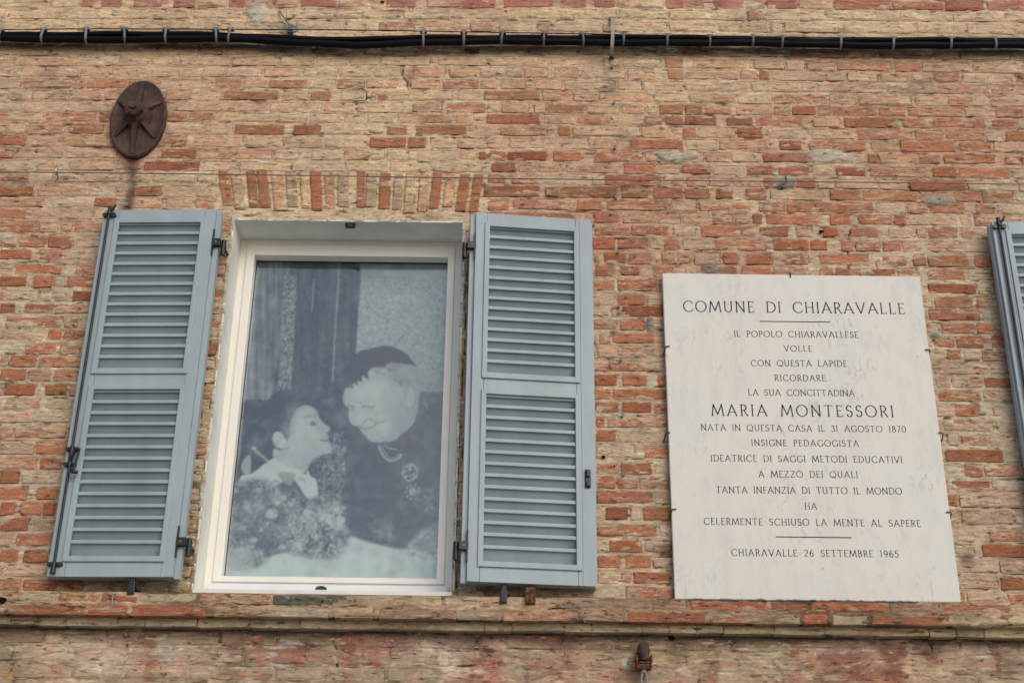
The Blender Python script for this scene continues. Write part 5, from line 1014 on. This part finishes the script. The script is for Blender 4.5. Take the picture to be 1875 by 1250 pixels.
# ragged mortar squeezed out under the slab
mb = MB(); n_ = 70; ptz = []
for i in range(n_): 
    t = i/(n_-1); u_ = 1258+t*420; p = px(u_, 1098.5+(u_-1258)*.0118, LY+.02); ptz.append((p.x, LY-.004+random.uniform(-.002, .004), ZL[0]+.001+random.uniform(-.002, .003)))
M_SEAL = paint('grey_sealant', (0.20, 0.235, 0.27), .7, .3, .3, .3, 30); mb.tube(ptz, [random.uniform(.002, .0048) for _ in range(n_)], 6); mb.build('sealant_bead', M_SEAL, pq)

# ------------------------------------------------------------------ cable bundle
cb = thing('cable_bundle', (0, -.05, px(937, 74, -.05).z), 'thick black cable bundle strapped along the top of the wall', 'cable')
def path(offv, Y, wob, seed, u0_=-60, u1_=1935, step=14):
    r_ = random.Random(seed); pts = []; ph = r_.uniform(0, 6)
    for u_ in range(u0_, u1_, step):
        p = px(u_, float(cable_v(u_))+offv+wob*math.sin(u_*.013+ph)+.5*wob*math.sin(u_*.041+ph*2), Y); pts.append(p)
    return pts
MB().tube(path(3.5, -.062, 1.0, 2), .0195, 12).build('cable', M_CABLE, cb); MB().tube(path(-5.0, -.058, 1.4, 3), .0150, 12).build('cable', M_CABLE, cb); MB().tube(path(-1.5, -.035, 1.8, 4), .0150, 10).build('cable', M_CABLE, cb)
def wire_v(u): return np.interp(u, [-60, 0, 168, 625, 800, 1100, 1250, 1500, 1935], [54, 55, 53, 55, 58, 63, 65.5, 69, 70.5])
MB().tube([px(u_, float(wire_v(u_)), -.06) for u_ in range(-60, 1936, 35)], .0028, 6).build('messenger_wire', M_CABLE, cb)
for i, u_ in enumerate([2, 80, 158, 228, 304, 395, 422, 775, 849, 920, 996, 1066, 1142, 1222, 1299, 1379, 1433, 1539, 1636, 1741, 1820]):
    pt = px(u_, float(wire_v(u_))-3, -.066); c0 = px(u_, float(cable_v(u_)), -.06); lean = random.uniform(-.008, .008); k = MB()
    ring = [(pt.x+.004, -.060, pt.z), (pt.x, -.072, pt.z-.012), (c0.x+lean*.5, -.084, c0.z+.012), (c0.x+lean, -.086, c0.z-.014), (c0.x+lean, -.070, c0.z-.034), (c0.x+lean, -.045, c0.z-.034)]
    k.tube(ring, [.006, .0085, .0075, .0075, .007, .005], 6)
    k.box((pt.x-.018, -.074, pt.z-.018), (pt.x+.020, -.050, pt.z-.002), .002)
    k.build('cable_clip', M_CLIP if (i < 9 or i > 16) else M_ZINC, cb)
# metal strap arching over the cables
st = MB(); u_ = 1121; pts = [(px(1119, 37, 0).x, 0.0, px(1119, 33, 0).z), (px(1121, 40, -.03).x, -.035, px(1120, 40, -.03).z), (px(1122, 55, -.10).x, -.105, px(1122, 58, -.10).z), (px(1121, 78, -.10).x, -.105, px(1121, 80, -.10).z), (px(1120, 95, -.06).x, -.065, px(1120, 97, -.06).z), (px(1119.5, 106, 0).x, -.0, px(1119.5, 105, 0).z)]
P_ = spl([p for p in pts], False, 6)
vs = []; 
for x, y, z in P_: vs += [(x-.0095, y, z), (x+.0095, y, z), (x+.0095, y+.003, z+.003), (x-.0095, y+.003, z+.003)]
m_ = len(P_); fs = [(4*i+k, 4*i+(k+1) % 4, 4*(i+1)+(k+1) % 4, 4*(i+1)+k) for i in range(m_-1) for k in range(4)]
st_o = thing('cable_strap', (pts[-1][0], 0, pts[-1][2]), 'bent beige metal strap bowed out over the black cables', 'metal strap')
MB().add(vs, fs).build('strap_band', M_STRAP, st_o)
k = MB(); p = px(1117, 35, -.01); k.cyl((p.x, 0, p.z), (p.x, -.02, p.z), .007, 10); k.build('bolt_head', M_ZINC, st_o)
p = px(1120, 107, -.005); k = MB().box((p.x-.014, -.012, p.z-.006), (p.x+.014, .0, p.z+.006), .002); k.build('foot_plate', M_IRON, st_o)
# wire anchor above the bundle
an = thing('wire_anchor', px(534, 60, 0), 'twisted wire tied to a small grey wall anchor above the cable bundle', 'wire anchor')
p = px(534, 54, -.02); k = MB(); k.cyl((p.x, 0, p.z-.02), (p.x, -.05, p.z-.02), .012, 10); k.box((p.x-.016, -.055, p.z-.045), (p.x+.014, -.035, p.z+.01), .004); k.build('anchor_block', M_ZINC, an)
a_, b1 = px(530, 46, -.05), px(511, 20, -.01); ax = (b1-a_); k = MB()
for s in (0, math.pi):
    k.tube([a_+ax*(i/30)+Vector((math.cos(i*.9+s), math.sin(i*.9+s), 0))*.0030 for i in range(31)], .0022, 5)
k.build('twisted_wire', M_ZINC, an)
k = MB(); k.tube([px(532, 47, -.045), px(540, 50, -.06), px(546, 56, -.055), px(538, 60, -.05), px(531, 55, -.05)], .003, 6); k.build('wire_loop', M_ZINC, an)
k = MB(); p = px(535, 92, -.01); k.tube([(p.x, 0, p.z+.012), (p.x, -.02, p.z+.01), (p.x-.003, -.02, p.z-.012)], .0055, 6); k.build('hook_tail', M_CLIP, an)
# thin wire across the wall
tw = thing('thin_wire', px(937, 326, -.03), 'thin grey tension wire running across the wall above the window', 'wire')
MB().tube([px(u_, 315+u_*.01227-.6*math.sin(u_*.0045), -.045) for u_ in range(-60, 1940, 40)], .0030, 6).build('wire', M_ZINC, tw)
for (u_, v_) in ((104, 321), (1439, 330)):
    p = px(u_+2, v_+5, 0); q = px(u_, v_-2, -.045); k = MB(); k.tube([(p.x, 0, p.z-.01), (q.x+.003, -.03, p.z-.006), (q.x, -.052, q.z-.008), (q.x, -.056, q.z+.010), (q.x, -.046, q.z+.018), (q.x, -.034, q.z+.008)], .0042, 7); k.build('eye_hook', M_CLIP, tw)

# ------------------------------------------------------------------ iron wall anchor
ac = px(255, 222, 0); aw, ah = .148, .247
anc = thing('anchor_plate', (ac.x, 0, ac.z), 'rusty brown oval iron tie plate with six ribs and a central bolt', 'anchor plate')
mb = MB(); N = 48; prof = [(1.0, 0.004), (1.0, -.026), (.975, -.032), (.93, -.032), (.90, -.027), (.45, -.038), (.18, -.056)]
vs = []
for f, y in prof:
    for i in range(N): a = 2*math.pi*i/N; vs.append((ac.x+aw*f*math.cos(a), y, ac.z+ah*f*math.sin(a)))
fs = [(k*N+i, k*N+(i+1) % N, (k+1)*N+(i+1) % N, (k+1)*N+i) for k in range(len(prof)-1) for i in range(N)]; fs.append(tuple((len(prof)-1)*N+i for i in range(N)))
mb.add(vs, fs, True); mb.build('oval_plate', M_ANCHOR, anc)
rb = [(263, 151), (217, 184), (297, 186), (209, 250), (284, 253), (241, 284)]
for (u_, v_) in rb:
    q = px(u_, v_, -.032); d = Vector((q.x-ac.x, 0, q.z-ac.z)); L = d.length; d.normalize(); nrm = Vector((-d.z, 0, d.x)); C0 = Vector((ac.x, 0, ac.z)); w0, w1 = .024, .011
    P0, P1 = C0+d*.02, C0+d*(L*.97); 
    vs = [P0+nrm*w0+Vector((0, -.02, 0)), P0-nrm*w0+Vector((0, -.02, 0)), P1-nrm*w1+Vector((0, -.02, 0)), P1+nrm*w1+Vector((0, -.02, 0)), P0+nrm*w0*.6+Vector((0, -.092, 0)), P0-nrm*w0*.6+Vector((0, -.092, 0)), P1-nrm*w1*.7+Vector((0, -.034, 0)), P1+nrm*w1*.7+Vector((0, -.034, 0))]
    MB().add(vs, [(0, 3, 2, 1), (4, 5, 6, 7), (0, 1, 5, 4), (1, 2, 6, 5), (2, 3, 7, 6), (3, 0, 4, 7)]).build('rib', M_ANCHOR, anc)
k = MB(); k.cyl((ac.x, -.03, ac.z), (ac.x, -.098, ac.z), .084, 20, .056); k.build('boss', M_ANCHOR, anc)
k = MB(); k.cyl((ac.x, -.096, ac.z), (ac.x, -.134, ac.z), .050, 6, smooth=False); k.cyl((ac.x, -.134, ac.z), (ac.x, -.139, ac.z), .040, 16, .036); nut = k.build('hex_nut', M_ANCHOR, anc)
k = MB(); k.cyl((ac.x, -.136, ac.z), (ac.x, -.156, ac.z), .021, 14, .018); k.build('bolt_end', M_ANCHOR, nut)

# ------------------------------------------------------------------ nails down the wall, drilled holes, hook below the ledge
nl_ = [(1121, 124), (1124, 190), (1126, 272), (1128, 363), (1131, 463), (1133, 562), (1137, 660), (1140, 762), (1142, 869)]
ordn = ['topmost, just under the metal strap', 'second from the top', 'third from the top, above the thin wire', 'first one below the thin wire', 'fifth from the top, beside the shutter top', 'sixth from the top', 'third from the bottom, level with the shutter middle', 'second from the bottom', 'lowest, beside the shutter catch']
for (u_, v_), s in zip(nl_, ordn):
    p = px(u_, v_, -.008); o = thing('wall_nail', (p.x, 0, p.z), 'small grey clip nail in the wall, '+s, 'nail', 'clip nails in a line right of the window')
    k = MB(); k.cyl((p.x, .004, p.z), (p.x, -.018, p.z), .0045, 8); k.cyl((p.x, -.018, p.z), (p.x, -.022, p.z), .0075, 10); k.build('nail_head', M_CLIP, o)
    k = MB(); k.tube([(p.x-.004, -.012, p.z-.004), (p.x-.003, -.016, p.z+.012), (p.x+.004, -.008, p.z+.016)], .0028, 6); k.build('clip_loop', M_IRON if v_ in (124, 272) else M_CLIP, o)
mh = MB()
for (u_, v_, r_) in ((1503, 424, .013), (1105, 836, .010), (1230, 1167, .016), (4, 1098, .02), (82, 1187, .008), (1125, 853, .005), (590, 1100, .006), (700, 4, .012)):
    Yh = -.006 if v_ not in (1098, 1100) else LY-.0065
    p = px(u_, v_, Yh); mh.add([(p.x+r_*random.uniform(.8, 1.2)*math.cos(2*math.pi*i/12), Yh-.003 if False else Yh, p.z+r_*.75*random.uniform(.8, 1.2)*math.sin(2*math.pi*i/12)) for i in range(12)] + [(p.x, Yh+.004, p.z)], [(i, (i+1) % 12, 12) for i in range(12)])
o = mh.build('drill_holes', M_DARK, wall); o['kind'] = 'stuff'
hp = px(1176, 1205, 0); hk = thing('rusty_bracket', (hp.x, 0, px(1176, 1222, 0).z), 'rusty iron insulator bracket with a pale clevis below the ledge', 'bracket')
R = lambda u_, v_, Y: px(u_, v_, Y)
a_ = R(1177, 1190, -.03); k = MB(); k.cyl((a_.x, .0, a_.z-.01), (a_.x, -.075, a_.z-.012), .026, 14, .028); k.tube([(a_.x, -.03, a_.z+.012), (a_.x, -.065, a_.z+.006), (a_.x, -.085, a_.z-.03), (a_.x, -.082, a_.z-.055)], [.024, .026, .024, .018], 12); k.build('spool', M_ANCHOR, hk)
k = MB(); zt_, zb_ = px(1177, 1200, -.06).z, px(1177, 1221, -.06).z
k.box((a_.x-.036, -.085, zb_-.002), (a_.x-.027, -.02, zt_), .002); k.box((a_.x+.027, -.085, zb_-.002), (a_.x+.036, -.02, zt_), .002); k.box((a_.x-.034, -.080, zb_-.008), (a_.x+.034, -.03, zb_+.006), .002)
k.box((a_.x-.022, -.088, zb_+.012), (a_.x+.022, -.07, zb_+.022), .002); k.cyl((a_.x-.040, -.055, zb_+.03), (a_.x+.040, -.055, zb_+.03), .007, 8); k.build('yoke', M_RUST, hk)
zc_ = zb_-.012; k = MB(); k.tube([(a_.x-.011, -.055, zc_-.085), (a_.x-.013, -.056, zc_-.04), (a_.x-.009, -.058, zc_-.012), (a_.x, -.058, zc_), (a_.x+.009, -.058, zc_-.012), (a_.x+.013, -.056, zc_-.04), (a_.x+.011, -.055, zc_-.085), (a_.x, -.055, zc_-.098), (a_.x-.011, -.055, zc_-.085)], .0055, 8); k.cyl((a_.x, -.058, zc_-.012), (a_.x, -.058, zc_+.012), .011, 10); k.build('clevis', M_PINK, hk)
# pale paint spill on the ledge under the left shutter
k = MB(); pts = [px(208, 1085.5, LY-.006), px(206, 1093, LY-.006), px(205, 1106, LY-.006)]; k.tube(pts, [.005, .003, .0035], 6); k.tube([px(199, 1086, LY-.006), px(204, 1088, LY-.006), px(213, 1085, LY-.006)], [.003, .006, .003], 6); setp(k.build('paint_drip', M_PINK), 'pale paint drip on the ledge bricks under the left shutter', 'paint drip')
